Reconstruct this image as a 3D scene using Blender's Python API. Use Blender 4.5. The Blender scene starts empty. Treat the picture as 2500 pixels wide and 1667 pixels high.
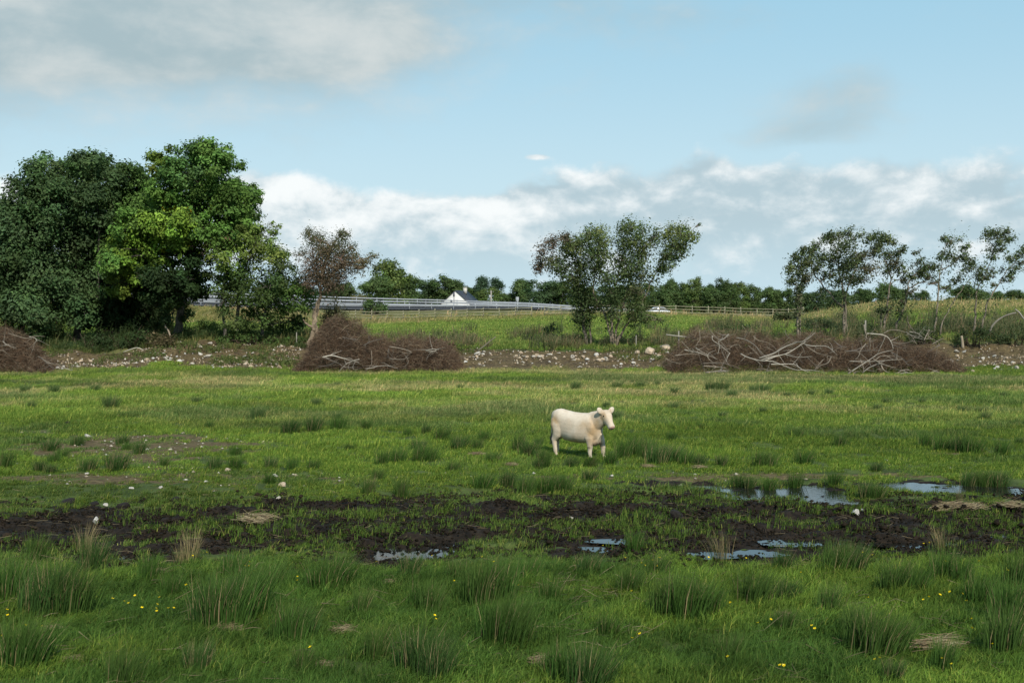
import bpy, math, random
import numpy as np
from mathutils import Vector

# ------------------------------------------------------------------ camera, sky, sun
SC = bpy.context.scene
F, CX, HY, H = 3000.0, 1250.0, 740.0, 4.68      # focal length, centre, horizon (photo pixels), eye height (m)
COL = SC.collection
cam = bpy.data.cameras.new("camera"); camo = bpy.data.objects.new("camera", cam); COL.objects.link(camo)
cam.sensor_width = 36.0; cam.lens = 36.0 * F / 2500.0
cam.shift_y = (HY - 833.5) / 2500.0
cam.clip_start = 0.1; cam.clip_end = 20000
camo.location = (0, 0, H); camo.rotation_euler = (math.pi / 2, 0, 0)
SC.camera = camo
SC.view_settings.view_transform = 'Standard'; SC.view_settings.look = 'None'
SC.view_settings.gamma = 1.0; SC.view_settings.use_curve_mapping = False
SC.view_settings.exposure = 0.36
SUN_EL, SUN_AZ = 42.0, 163.0                    # azimuth clockwise from +Y (view direction): behind, to the right
SUN_STRENGTH, SKY_STRENGTH = 3.8, 0.09

world = bpy.data.worlds.new("World"); SC.world = world; world.use_nodes = True
def build_sky():
    nt = world.node_tree; N = nt.nodes; L = nt.links; N.clear()
    out = N.new('ShaderNodeOutputWorld'); bg = N.new('ShaderNodeBackground')
    L.new(bg.outputs[0], out.inputs[0]); bg.inputs[1].default_value = SKY_STRENGTH
    sky = N.new('ShaderNodeTexSky'); sky.sky_type = 'NISHITA'; sky.sun_disc = False
    sky.sun_elevation = math.radians(SUN_EL); sky.sun_rotation = math.radians(SUN_AZ)
    sky.air_density = 1.0; sky.dust_density = 1.0; sky.ozone_density = 1.6; sky.altitude = 60
    tc = N.new('ShaderNodeTexCoord'); sep = N.new('ShaderNodeSeparateXYZ'); L.new(tc.outputs['Generated'], sep.inputs[0])
    def M(op, a, b=None, c=None, clamp=False):
        n = N.new('ShaderNodeMath'); n.operation = op; n.use_clamp = clamp
        for i, v in enumerate((a, b, c)):
            if v is None: continue
            if isinstance(v, (int, float)): n.inputs[i].default_value = v
            else: L.new(v, n.inputs[i])
        return n.outputs[0]
    def SS(v, lo, hi):
        n = N.new('ShaderNodeMapRange'); n.interpolation_type = 'SMOOTHSTEP'
        L.new(v, n.inputs[0]); n.inputs[1].default_value = lo; n.inputs[2].default_value = hi
        return n.outputs[0]
    def comb(x, y, z):
        n = N.new('ShaderNodeCombineXYZ')
        for i, v in enumerate((x, y, z)):
            if isinstance(v, (int, float)): n.inputs[i].default_value = v
            else: L.new(v, n.inputs[i])
        return n.outputs[0]
    def noise(vec, detail=7, rough=.55, dist=0.0):
        n = N.new('ShaderNodeTexNoise'); L.new(vec, n.inputs['Vector']); n.inputs['Scale'].default_value = 1.0
        n.inputs['Detail'].default_value = detail; n.inputs['Roughness'].default_value = rough
        n.inputs['Distortion'].default_value = dist
        return n.outputs['Fac']
    def mix(f, a, b):
        n = N.new('ShaderNodeMix'); n.data_type = 'RGBA'
        if isinstance(f, (int, float)): n.inputs[0].default_value = f
        else: L.new(f, n.inputs[0])
        for i, v in ((6, a), (7, b)):
            if isinstance(v, tuple): n.inputs[i].default_value = v + (1,)
            else: L.new(v, n.inputs[i])
        return n.outputs[2]
    A = M('ARCTAN2', sep.outputs[0], sep.outputs[1])
    E = M('ARCSINE', sep.outputs[2])
    def px(p): return (p - CX) / F
    def el(p): return (HY - p) / F
    def gauss(p, q, sx, sy):           # a soft cloud mass round a direction
        a = M('DIVIDE', M('SUBTRACT', A, px(p)), sx / F); e = M('DIVIDE', M('SUBTRACT', E, el(q)), sy / F)
        return M('EXPONENT', M('MULTIPLY', M('ADD', M('MULTIPLY', a, a), M('MULTIPLY', e, e)), -1.0))
    def cl_noise(dE, sa, se, seed, detail=8, rough=.55):
        return noise(comb(M('MULTIPLY', A, sa), M('MULTIPLY', M('ADD', E, dE), se), seed), detail, rough, .25)
    def S(*v):
        r = v[0]
        for q in v[1:]: r = M('ADD', r, q)
        return r
    k = 1.0 / SKY_STRENGTH
    def c(r, g, b): return (r * k, g * k, b * k)
    # blue air: the physical sky, paler as in a moist afternoon
    lift = mix(SS(E, .03, .27), c(.475, .63, .695), c(.295, .515, .645))
    lift = mix(SS(E, .27, .9), lift, c(.15, .32, .50))
    col = mix(.88, sky.outputs[0], lift)
    # high grey sheet, thickest up left
    n2 = cl_noise(0, 5.0, 11, 3.7, 9, .55)
    n2b = cl_noise(.02, 5.0, 11, 3.7, 4, .5)
    nw = cl_noise(0, 14, 22, 5.2, 8, .62)
    deck = S(M('MULTIPLY', n2, .62), M('MULTIPLY', nw, .38), M('MULTIPLY', gauss(300, 85, 900, 215), .80), M('MULTIPLY', gauss(850, 110, 330, 75), .26), M('MULTIPLY', gauss(380, 40, 70, 50), -.10),
             M('MULTIPLY', gauss(2060, 255, 170, 85), .33), M('MULTIPLY', gauss(1700, 60, 300, 60), .20), M('MULTIPLY', gauss(1250, 10, 300, 45), .14), M('MULTIPLY', gauss(1980, 345, 200, 50), .24), M('MULTIPLY', gauss(-900, 100, 800, 150), .3))
    d2 = M('MULTIPLY', SS(deck, .62, 1.04), .95)
    lit2 = SS(S(M('MULTIPLY', M('SUBTRACT', n2, n2b), .9), M('MULTIPLY', M('SUBTRACT', nw, .5), .55), M('MULTIPLY', gauss(850, 85, 330, 70), .16), M('MULTIPLY', gauss(20, 70, 200, 70), .15), -.02), -.14, .26)
    col2 = mix(lit2, c(.31, .40, .43), c(.52, .555, .55))
    col = mix(d2, col, col2)
    # low cumulus banks along the horizon
    n1 = cl_noise(0, 12, 16, 9.1, 10, .55)
    n1b = cl_noise(.012, 12, 16, 9.1, 6, .5)
    n3 = cl_noise(0, 22, 40, 14.1, 8, .6)
    nl = cl_noise(0, 8.0, 5, 21.3, 5, .55)
    band = M('SUBTRACT', 1.0, SS(M('ADD', E, M('MULTIPLY', M('SUBTRACT', nl, .5), -.13)), .05, .125))
    low = S(M('MULTIPLY', n1, .62), M('MULTIPLY', n3, .34), M('MULTIPLY', band, .46), M('MULTIPLY', gauss(720, 490, 170, 60), .40), M('MULTIPLY', gauss(1080, 540, 200, 50), .20), M('MULTIPLY', gauss(1100, 420, 140, 40), -.2),
            M('MULTIPLY', gauss(1750, 460, 230, 85), .32), M('MULTIPLY', gauss(2250, 450, 330, 95), .34), M('MULTIPLY', gauss(1330, 520, 120, 60), .30), M('MULTIPLY', gauss(20, 510, 90, 45), .4), M('MULTIPLY', gauss(1310, 385, 38, 9), .36))
    d1 = SS(low, .69, .90)
    lit1 = SS(S(M('MULTIPLY', M('SUBTRACT', n1, n1b), 1.5), M('MULTIPLY', M('SUBTRACT', E, el(590)), 2.2), M('MULTIPLY', gauss(730, 480, 170, 55), .55), M('MULTIPLY', M('SUBTRACT', n3, .5), 1.15), M('MULTIPLY', gauss(1950, 520, 420, 70), -.12),
                M('MULTIPLY', gauss(1130, 510, 260, 30), .20), M('MULTIPLY', gauss(1000, 580, 320, 60), .12), M('MULTIPLY', gauss(2030, 425, 70, 28), .18), M('MULTIPLY', gauss(2290, 420, 60, 30), .26), M('MULTIPLY', gauss(10, 490, 120, 60), .3), M('MULTIPLY', M('SUBTRACT', n1, .5), .3), -.04), -.18, .46)
    dk = mix(SS(E, .0, .08), c(.44, .58, .645), c(.365, .47, .52))
    col1 = mix(lit1, dk, c(.75, .775, .775))
    col = mix(M('MULTIPLY', d1, .95), col, col1)
    L.new(col, bg.inputs[0])
build_sky()
sl = bpy.data.lights.new("sun", 'SUN'); sl.energy = SUN_STRENGTH; sl.angle = math.radians(.6); sl.color = (1.0, .945, .86)
so = bpy.data.objects.new("sun", sl); COL.objects.link(so)
_e, _a = math.radians(SUN_EL), math.radians(SUN_AZ)
sun_dir = Vector((math.sin(_a) * math.cos(_e), math.cos(_a) * math.cos(_e), math.sin(_e)))
so.rotation_euler = sun_dir.to_track_quat('Z', 'Y').to_euler(); so.location = sun_dir * 60
SC.cycles.max_bounces = 6; SC.cycles.diffuse_bounces = 3; SC.cycles.transmission_bounces = 4; SC.cycles.transparent_max_bounces = 4
SC.cycles.caustics_reflective = False; SC.cycles.caustics_refractive = False

# ------------------------------------------------------------------ numeric helpers
rng = np.random.default_rng(7)
def vnoise(x, y, seed=0):
    x = np.asarray(x, float); y = np.asarray(y, float)
    xi = np.floor(x).astype(np.int64); yi = np.floor(y).astype(np.int64); xf = x - xi; yf = y - yi
    u = xf * xf * (3 - 2 * xf); v = yf * yf * (3 - 2 * yf)
    def h(a, b):
        n = (a * 374761393 + b * 668265263 + seed * 144269504) & 0x7fffffff
        n = ((n ^ (n >> 13)) * 1274126177) & 0x7fffffff
        return ((n ^ (n >> 16)) & 0xffff) / 65535.0
    return (h(xi, yi) * (1 - u) + h(xi + 1, yi) * u) * (1 - v) + (h(xi, yi + 1) * (1 - u) + h(xi + 1, yi + 1) * u) * v
def fbm(x, y, seed=0, octv=4, gain=.5):
    s = 0.; a = 1.; t = 0.
    for i in range(octv):
        s = s + a * vnoise(np.asarray(x) * 2 ** i + 17.3 * i, np.asarray(y) * 2 ** i - 9.1 * i, seed + i); t += a; a *= gain
    return s / t
def sstep(x, a, b):
    t = np.clip((x - a) / (b - a), 0, 1); return t * t * (3 - 2 * t)

# ------------------------------------------------------------------ the lie of the land
TU = np.array([-4000, -600, 0, 250, 450, 700, 900, 1300, 1600, 1900, 2200, 2600, 3200, 6500.])
TY = np.array([83., 88, 97, 112, 130, 150, 160, 170, 185, 200, 215, 250, 330, 600, 1500, 9000])
TZ = np.array([  # a row per u, heights at TY
 [0,.40,1.1,1.5,2.0,2.4,3.0,3.6,3.6,3.6,3.4,2.5,2.0,1.0,0,-1],
 [0,.40,1.1,1.5,2.0,2.4,3.2,4.2,4.2,4.2,4.0,2.8,2.0,1.0,0,-1],
 [0,.40,1.0,1.4,1.8,2.3,3.0,4.1,4.2,4.2,4.0,2.6,2.0,1.0,0,-1],
 [0,.38,1.0,1.4,1.7,2.2,2.9,4.0,4.2,4.2,4.0,2.6,2.0,1.0,0,-1],
 [0,.55,1.7,1.7,1.7,2.1,2.6,3.6,4.0,4.2,4.0,2.6,2.0,1.0,0,-1],
 [0,.50,1.5,1.6,1.6,1.9,2.3,3.4,3.8,4.0,3.6,2.4,1.8,1.0,0,-1],
 [0,.35,1.15,1.4,1.6,1.8,2.1,3.1,3.6,3.8,3.2,2.2,1.8,1.0,0,-1],
 [0,.38,1.20,1.5,1.9,2.5,3.05,3.3,3.5,3.4,3.0,2.2,1.8,1.0,0,-1],
 [0,.40,1.30,1.6,2.2,2.95,3.35,3.2,2.9,2.7,2.6,2.2,1.8,1.0,0,-1],
 [0,.45,1.45,1.8,2.4,2.6,2.75,2.6,2.3,2.1,2.1,2.0,1.8,1.0,0,-1],
 [0,.55,1.90,2.4,3.4,4.55,4.72,4.6,4.2,3.6,3.0,2.4,2.0,1.0,0,-1],
 [0,.60,2.05,2.6,3.7,4.75,4.85,4.7,4.3,3.8,3.2,2.5,2.0,1.0,0,-1],
 [0,.60,2.05,2.6,3.7,4.75,4.85,4.7,4.3,3.8,3.2,2.5,2.0,1.0,0,-1],
 [0,.60,2.05,2.6,3.7,4.75,4.85,4.7,4.3,3.8,3.2,2.5,2.0,1.0,0,-1]])
RU = np.array([-600, 300, 850, 1100, 1290, 1600, 2000, 3200.])   # road, near edge and far edge
RYN = np.array([150, 160, 172, 180, 190, 205, 222, 260.]); RZN = np.array([5.2, 4.55, 3.75, 3.68, 3.72, 2.45, 2.1, 2.0])
RYF = RYN + 20; RZF = np.array([6.4, 5.85, 4.78, 4.35, 3.90, 2.45, 2.1, 2.0])
# pools: photo position, half width, half height (pixels)
POOLS = [(1705, 1182, 85, 8), (1840, 1198, 80, 20), (1985, 1202, 95, 26), (2110, 1221, 130, 7), (2260, 1181, 150, 13), (2420, 1190, 80, 12),
         (1000, 1349, 110, 17), (610, 1347, 42, 4), (1735, 1345, 60, 4), (1850, 1341, 50, 4), (2095, 1342, 62, 4), (2470, 1303, 60, 9), (2405, 1358, 60, 6), (1440, 1332, 36, 3),
         (1955, 1316, 80, 3), (330, 1352, 60, 3), (1290, 1340, 40, 2), (720, 1330, 70, 3), (1560, 1312, 90, 3), (2250, 1322, 90, 3), (1130, 1318, 70, 2)]
WATER_Z = -0.085
def flatY(py): return H * F / (py - HY)
def mudmask(X, Y):
    u = CX + F * X / np.maximum(Y, 1)
    yc = 25.7 + 1.0 * (fbm(X * .12, Y * 0 + 3, 51, 2) - .5) - .35 * sstep(u, 1200, 2400)
    half = 3.5 + .5 * sstep(u, 900, 1500)
    m = 1.25 - np.abs(Y - yc) / half
    m = m + (fbm(X * .42, Y * 1.35, 31, 5, .6) - .5) * 2.5 + .22 - .16 * sstep(u, 900, 200)
    mud = sstep(m, .22, .62)
    # softer patches of bare earth further up the field
    b = 1.15 * np.exp(-(((u - 300) / 480) ** 2 + ((Y - 40.) / 5.2) ** 2)) + .8 * np.exp(-(((u - 2400) / 190) ** 2 + ((Y - 38.) / 1.2) ** 2)) \
        + .75 * np.exp(-(((u - 2050) / 520) ** 2 + ((Y - 33.3) / 1.0) ** 2)) + .85 * np.exp(-(((u - 420) / 620) ** 2 + ((Y - 32.4) / 2.0) ** 2)) + .6 * np.exp(-(((u - 1500) / 500) ** 2 + ((Y - 33.) / 1.1) ** 2))
    bare = sstep(b + (fbm(X * .7, Y * 1.3, 77, 5, .65) - .5) * 1.7, .40, .98)
    return mud, bare * (1 - mud)
def poolmask(X, Y):
    T = np.zeros_like(np.asarray(X, float)); nz = (fbm(X * 2.2, Y * 3.6, 61, 5, .65) - .5) * 2.7
    for (p, q, w, h) in POOLS:
        yc = flatY(q); xc = (p - CX) / F * yc; rx = w * yc / F; ry = max(.22, h * yc / (q - HY))
        d = ((X - xc) / rx) ** 2 + ((Y - yc) / ry) ** 2 + nz - .15
        T = np.maximum(T, np.exp(-np.maximum(d, 0) ** 1.6 * .7))
    return T
def zt(X, Y):
    X = np.asarray(X, float); Y = np.asarray(Y, float)
    u = np.clip(CX + F * X / np.maximum(Y, 5), TU[0], TU[-1] - 1)
    i = np.clip(np.searchsorted(TU, u, 'right') - 1, 0, len(TU) - 2); fu = (u - TU[i]) / (TU[i + 1] - TU[i]); fu = fu * fu * (3 - 2 * fu)
    Yc = np.clip(Y, TY[0], TY[-1] - 1)
    j = np.clip(np.searchsorted(TY, Yc, 'right') - 1, 0, len(TY) - 2); fy = (Yc - TY[j]) / (TY[j + 1] - TY[j])
    z = (TZ[i, j] * (1 - fy) + TZ[i, j + 1] * fy) * (1 - fu) + (TZ[i + 1, j] * (1 - fy) + TZ[i + 1, j + 1] * fy) * fu
    edge = sstep(Y, 80, 90)
    z = z + edge * sstep(-Y, -900, -300) * ((fbm(X * .12, Y * .12, 5, 3) - .5) * .5 + (fbm(X * .6, Y * .6, 8, 3) - .5) * .22)
    # rubble bank lumps
    bank = np.exp(-((Y - 91) / 4.5) ** 2); z = z + bank * (fbm(X * .7, Y * .9, 14, 4) - .45) * 1.15
    near = 1 - edge
    rel = (fbm(X * .22, Y * .22, 2, 3) - .5) * .22 + (fbm(X * 1.1, Y * 1.1, 3, 3) - .5) * .10
    z = z + near * rel
    m, b = mudmask(X, Y)
    z = z + near * m * ((fbm(X * 1.1, Y * 2.2, 41, 4, .55) - .52) * .42 - .03 + (fbm(X * 4.5, Y * 5.5, 43, 3, .6) - .5) * .13)
    z = z + near * sstep(-Y, -21.9, -20.0) * (.05 + (fbm(X * .8, Y * .8, 23, 3) - .5) * .16)
    if np.min(Y) < 45:
        t = poolmask(X, Y)
        z = z * (1 - t) + t * (WATER_Z - .065 + (fbm(X * 2.6, Y * 4.2, 66, 4, .6) - .5) * .24)
    # road bed
    ur = CX + F * X / np.maximum(Y, 5)
    yn = np.interp(ur, RU, RYN); zn = np.interp(ur, RU, RZN); zf = np.interp(ur, RU, RZF)
    s = (Y - yn) / 20.0
    rz = zn + (zf - zn) * np.clip(s, 0, 1) - .12
    w = sstep(s, -.42, -.04) * sstep(-s, -1.5, -1.06)
    return z * (1 - w) + rz * w
def PY(px, py, y0=10., y1=600.):
    """the first point of the ground along the line of sight through a photo position"""
    ys = np.concatenate([np.arange(y0, 60, .1), np.arange(60, 200, .25), np.arange(200, y1, 1.)])
    xs = (px - CX) / F * ys; zl = H - (py - HY) * ys / F
    below = np.nonzero(zl <= zt(xs, ys))[0]
    k = below[0] if len(below) else len(ys) - 1
    return float(xs[k]), float(ys[k]), float(zt(xs[k], ys[k]))
def W(px, py, Y):  # photo position at a known distance
    return np.array([(px - CX) / F * Y, Y, H - (py - HY) * Y / F])

# ------------------------------------------------------------------ mesh helpers
def new_mesh(name, v, t, cols=None, smooth=False):
    v = np.asarray(v, np.float32); t = np.asarray(t, np.int32); k = t.shape[1]
    me = bpy.data.meshes.new(name)
    me.vertices.add(len(v)); me.vertices.foreach_set('co', v.ravel())
    me.loops.add(t.size); me.loops.foreach_set('vertex_index', t.ravel())
    me.polygons.add(len(t)); me.polygons.foreach_set('loop_start', np.arange(0, t.size, k, dtype=np.int32))
    me.polygons.foreach_set('loop_total', np.full(len(t), k, np.int32))
    if smooth: me.polygons.foreach_set('use_smooth', np.ones(len(t), bool))
    me.update(calc_edges=True)
    if cols is not None:
        c = np.ones((len(v), 4), np.float32); c[:, :3] = cols
        a = me.color_attributes.new('tint', 'FLOAT_COLOR', 'POINT'); a.data.foreach_set('color', c.ravel())
    return me
class MB:
    def __init__(s): s.v = []; s.t = []; s.c = []; s.n = 0
    def add(s, v, t, c=(1, 1, 1)):
        v = np.asarray(v, float); s.v.append(v); s.t.append(np.asarray(t, int) + s.n)
        s.c.append(np.broadcast_to(np.asarray(c, float), (len(v), 3))); s.n += len(v)
    def box(s, c, d, col=(1, 1, 1), rz=0.):
        x, y, z = np.array(d) / 2.
        v = np.array([[i * x, j * y, k * z] for i in (-1, 1) for j in (-1, 1) for k in (-1, 1)])
        if rz: ca, sa = math.cos(rz), math.sin(rz); v = np.c_[v[:, 0] * ca - v[:, 1] * sa, v[:, 0] * sa + v[:, 1] * ca, v[:, 2]]
        q = [(0, 1, 3, 2), (4, 6, 7, 5), (0, 4, 5, 1), (2, 3, 7, 6), (0, 2, 6, 4), (1, 5, 7, 3)]
        s.add(v + np.array(c), [t for a in q for t in ((a[0], a[1], a[2]), (a[0], a[2], a[3]))], col)
    def tube(s, p, r, n=6, col=(1, 1, 1), cap=True):
        v, t = tube(p, r, n, cap); s.add(v, t, col)
    def build(s, name, mat, parent=None, smooth=False):
        o = bpy.data.objects.new(name, new_mesh(name, np.concatenate(s.v), np.concatenate(s.t), np.concatenate(s.c), smooth))
        o.data.materials.append(mat); COL.objects.link(o)
        if parent: o.parent = parent; o.matrix_parent_inverse = parent.matrix_basis.inverted()
        return o
def tube(p, r, n=6, cap=True):
    p = np.asarray(p, float); r = np.broadcast_to(np.asarray(r, float), (len(p),))
    d = np.gradient(p, axis=0); d /= np.linalg.norm(d, axis=1)[:, None] + 1e-9
    ref = np.array([0.31, .95, .1]) if abs(d[0][1]) < .8 else np.array([1., 0, .1])
    a = np.cross(d, ref); a /= np.linalg.norm(a, axis=1)[:, None] + 1e-9; b = np.cross(d, a)
    th = np.arange(n) / n * 2 * math.pi
    v = (p[:, None, :] + r[:, None, None] * (np.cos(th)[None, :, None] * a[:, None, :] + np.sin(th)[None, :, None] * b[:, None, :])).reshape(-1, 3)
    t = []
    for i in range(len(p) - 1):
        for k in range(n):
            q = (k + 1) % n; t += [(i * n + k, i * n + q, (i + 1) * n + q), (i * n + k, (i + 1) * n + q, (i + 1) * n + k)]
    if cap:
        e = (len(p) - 1) * n
        for k in range(1, n - 1): t += [(0, k + 1, k), (e, e + k, e + k + 1)]
    return v, np.array(t)
def tubes_many(P, R, n=3):
    """many thin tubes of the same number of points: P (N,K,3), R (N,K)"""
    N, K, _ = P.shape
    d = np.gradient(P, axis=1); d /= np.linalg.norm(d, axis=2, keepdims=True) + 1e-9
    ref = np.where(np.abs(d[..., 2:3]) < .8, np.array([0., 0, 1]), np.array([1., 0, 0]))
    a = np.cross(d, ref); a /= np.linalg.norm(a, axis=2, keepdims=True) + 1e-9; b = np.cross(d, a)
    th = np.arange(n) / n * 2 * math.pi
    v = P[:, :, None, :] + R[:, :, None, None] * (np.cos(th)[None, None, :, None] * a[:, :, None, :] + np.sin(th)[None, None, :, None] * b[:, :, None, :])
    base = []
    for i in range(K - 1):
        for k in range(n):
            q = (k + 1) % n; base += [(i * n + k, i * n + q, (i + 1) * n + q), (i * n + k, (i + 1) * n + q, (i + 1) * n + k)]
    base = np.array(base)
    t = (base[None] + (np.arange(N) * K * n)[:, None, None]).reshape(-1, 3)
    return v.reshape(-1, 3), t
def spline(p, k=4):
    p = np.asarray(p, float)
    if len(p) < 3: return np.array([p[0] + (p[-1] - p[0]) * t for t in np.linspace(0, 1, k + 1)])
    q = np.vstack([2 * p[0] - p[1], p, 2 * p[-1] - p[-2]]); o = []
    for i in range(1, len(q) - 2):
        for s in range(k):
            t = s / k; a, b, c, d = q[i - 1:i + 3]
            o.append(.5 * (2 * b + (c - a) * t + (2 * a - 5 * b + 4 * c - d) * t * t + (-a + 3 * b - 3 * c + d) * t ** 3))
    o.append(p[-1]); return np.array(o)
def norm(a): return a / (np.linalg.norm(a, axis=-1, keepdims=True) + 1e-9)
def leaf_quads(c, nrm, s, r, asp=.5, tdir=None):
    """rhombic leaves"""
    n = len(c); t = r.normal(size=(n, 3)) if tdir is None else tdir
    t = norm(t - nrm * np.sum(t * nrm, 1)[:, None]); b = np.cross(nrm, t); s = s[:, None]
    v = np.stack([c - t * s, c + b * s * asp + nrm * s * .18, c + t * s, c - b * s * asp + nrm * s * .18], 1).reshape(-1, 3)
    i = np.arange(n)[:, None] * 4
    t_ = np.stack([i + np.array([0, 1, 2]), i + np.array([0, 2, 3])], 1).reshape(-1, 3)
    return v, t_
def tag(o, label=None, cat=None, group=None, kind=None):
    if label: o['label'] = label
    if cat: o['category'] = cat
    if group: o['group'] = group
    if kind: o['kind'] = kind
    return o
def empty(name, loc, label=None, cat=None, group=None, rz=0):
    o = bpy.data.objects.new(name, None); COL.objects.link(o); o.location = loc; o.rotation_euler = (0, 0, rz); o.empty_display_size = .2
    bpy_update = None
    o.matrix_basis  # location set above is read through matrix_basis
    return tag(o, label, cat, group)
def obj(name, me, loc=(0, 0, 0), rot=(0, 0, 0), scale=(1, 1, 1), parent=None):
    o = bpy.data.objects.new(name, me); COL.objects.link(o); o.location = loc; o.rotation_euler = rot; o.scale = scale
    if parent: o.parent = parent
    return o

# ------------------------------------------------------------------ materials
def mat_new(name):
    m = bpy.data.materials.new(name); m.use_nodes = True; nt = m.node_tree; nt.nodes.clear()
    out = nt.nodes.new('ShaderNodeOutputMaterial'); return m, nt, out
def nd(nt, typ, **kw):
    n = nt.nodes.new(typ)
    for k, v in kw.items(): setattr(n, k, v)
    return n
def mixcol(nt, f, a, b, mode='MIX'):
    n = nd(nt, 'ShaderNodeMix', data_type='RGBA', blend_type=mode)
    for i, v in ((0, f), (6, a), (7, b)):
        if isinstance(v, (int, float)): n.inputs[i].default_value = v
        elif isinstance(v, tuple): n.inputs[i].default_value = v + (1,)
        else: nt.links.new(v, n.inputs[i])
    return n.outputs[2]
def tnoise(nt, scale, detail=4, rough=.55, coord='Object', vec=None):
    n = nd(nt, 'ShaderNodeTexNoise'); n.inputs['Scale'].default_value = scale; n.inputs['Detail'].default_value = detail; n.inputs['Roughness'].default_value = rough
    if vec is None:
        tc = nd(nt, 'ShaderNodeTexCoord'); vec = tc.outputs[coord]
    nt.links.new(vec, n.inputs['Vector']); return n.outputs['Fac']
def ramp(nt, f, lo, hi):
    n = nd(nt, 'ShaderNodeMapRange', interpolation_type='SMOOTHSTEP'); nt.links.new(f, n.inputs[0]); n.inputs[1].default_value = lo; n.inputs[2].default_value = hi
    return n.outputs[0]
def leaf_mat(name, translucency=.3, rough=.6, inst=False, spec=.25):
    m, nt, out = mat_new(name); L = nt.links
    a = nd(nt, 'ShaderNodeAttribute', attribute_name='tint'); col = a.outputs['Color']
    if inst:
        b = nd(nt, 'ShaderNodeAttribute', attribute_name='itint', attribute_type='INSTANCER'); col = mixcol(nt, 1.0, col, b.outputs['Color'], 'MULTIPLY')
    else:
        oi = nd(nt, 'ShaderNodeObjectInfo'); rr = nd(nt, 'ShaderNodeMapRange'); L.new(oi.outputs['Random'], rr.inputs[0]); rr.inputs[3].default_value = .88; rr.inputs[4].default_value = 1.12
        v = nd(nt, 'ShaderNodeVectorMath', operation='SCALE'); L.new(col, v.inputs[0]); L.new(rr.outputs[0], v.inputs['Scale']); col = v.outputs[0]
    p = nd(nt, 'ShaderNodeBsdfPrincipled'); L.new(col, p.inputs['Base Color']); p.inputs['Roughness'].default_value = rough; p.inputs['Specular IOR Level'].default_value = spec
    t = nd(nt, 'ShaderNodeBsdfTranslucent'); L.new(mixcol(nt, .5, col, (.14, .22, .03), 'MIX'), t.inputs['Color'])
    mx = nd(nt, 'ShaderNodeMixShader'); mx.inputs[0].default_value = translucency
    L.new(p.outputs[0], mx.inputs[1]); L.new(t.outputs[0], mx.inputs[2]); L.new(mx.outputs[0], out.inputs[0]); return m
def solid_mat(name, col, rough=.7, var=.25, scale=3., metallic=0., bump=0., bscale=20., attr=False, col2=None, spec=.3):
    m, nt, out = mat_new(name); L = nt.links
    p = nd(nt, 'ShaderNodeBsdfPrincipled'); p.inputs['Roughness'].default_value = rough; p.inputs['Metallic'].default_value = metallic; p.inputs['Specular IOR Level'].default_value = spec
    f = ramp(nt, tnoise(nt, scale, 6, .6), .3, .7)
    c2 = col2 or tuple(x * (1 - var) for x in col)
    c = mixcol(nt, f, tuple(c2), tuple(min(1., x * (1 + var * .5)) for x in col))
    if attr:
        a = nd(nt, 'ShaderNodeAttribute', attribute_name='tint'); c = mixcol(nt, 1.0, c, a.outputs['Color'], 'MULTIPLY')
    L.new(c, p.inputs['Base Color'])
    if bump:
        b = nd(nt, 'ShaderNodeBump'); b.inputs['Strength'].default_value = bump; b.inputs['Distance'].default_value = .05
        L.new(tnoise(nt, bscale, 6, .65), b.inputs['Height']); L.new(b.outputs[0], p.inputs['Normal'])
    L.new(p.outputs[0], out.inputs[0]); return m
M_LEAF = leaf_mat('leaf', .3, .65, spec=.1); M_GRASS = leaf_mat('grass_blade', .3, .65, inst=True, spec=.08); M_RUSH = leaf_mat('rush_blade', .18, .6, spec=.08)
M_BARK = solid_mat('bark', (.125, .11, .09), .9, .5, 2.5, bump=.6, bscale=9, attr=True)
M_TWIG = solid_mat('twig', (1, 1, 1), .85, .35, 1.3, attr=True)
M_STONE = solid_mat('limestone', (.43, .41, .37), .85, .3, 3., bump=.7, bscale=8, attr=True)
M_PEAT = solid_mat('peat', (.020, .015, .011), .9, .5, 5., bump=.8, bscale=14)
M_WOOD = solid_mat('fence_timber', (.25, .235, .15), .85, .3, 3.)
M_STEEL = solid_mat('galvanised_steel', (.34, .36, .38), .55, .12, .4)
M_ASPH = solid_mat('asphalt', (.045, .047, .05), 1., .2, 1., spec=.0)
M_LINE = solid_mat('line_paint', (.55, .55, .53), .9, .1, 1., spec=.0)

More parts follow.
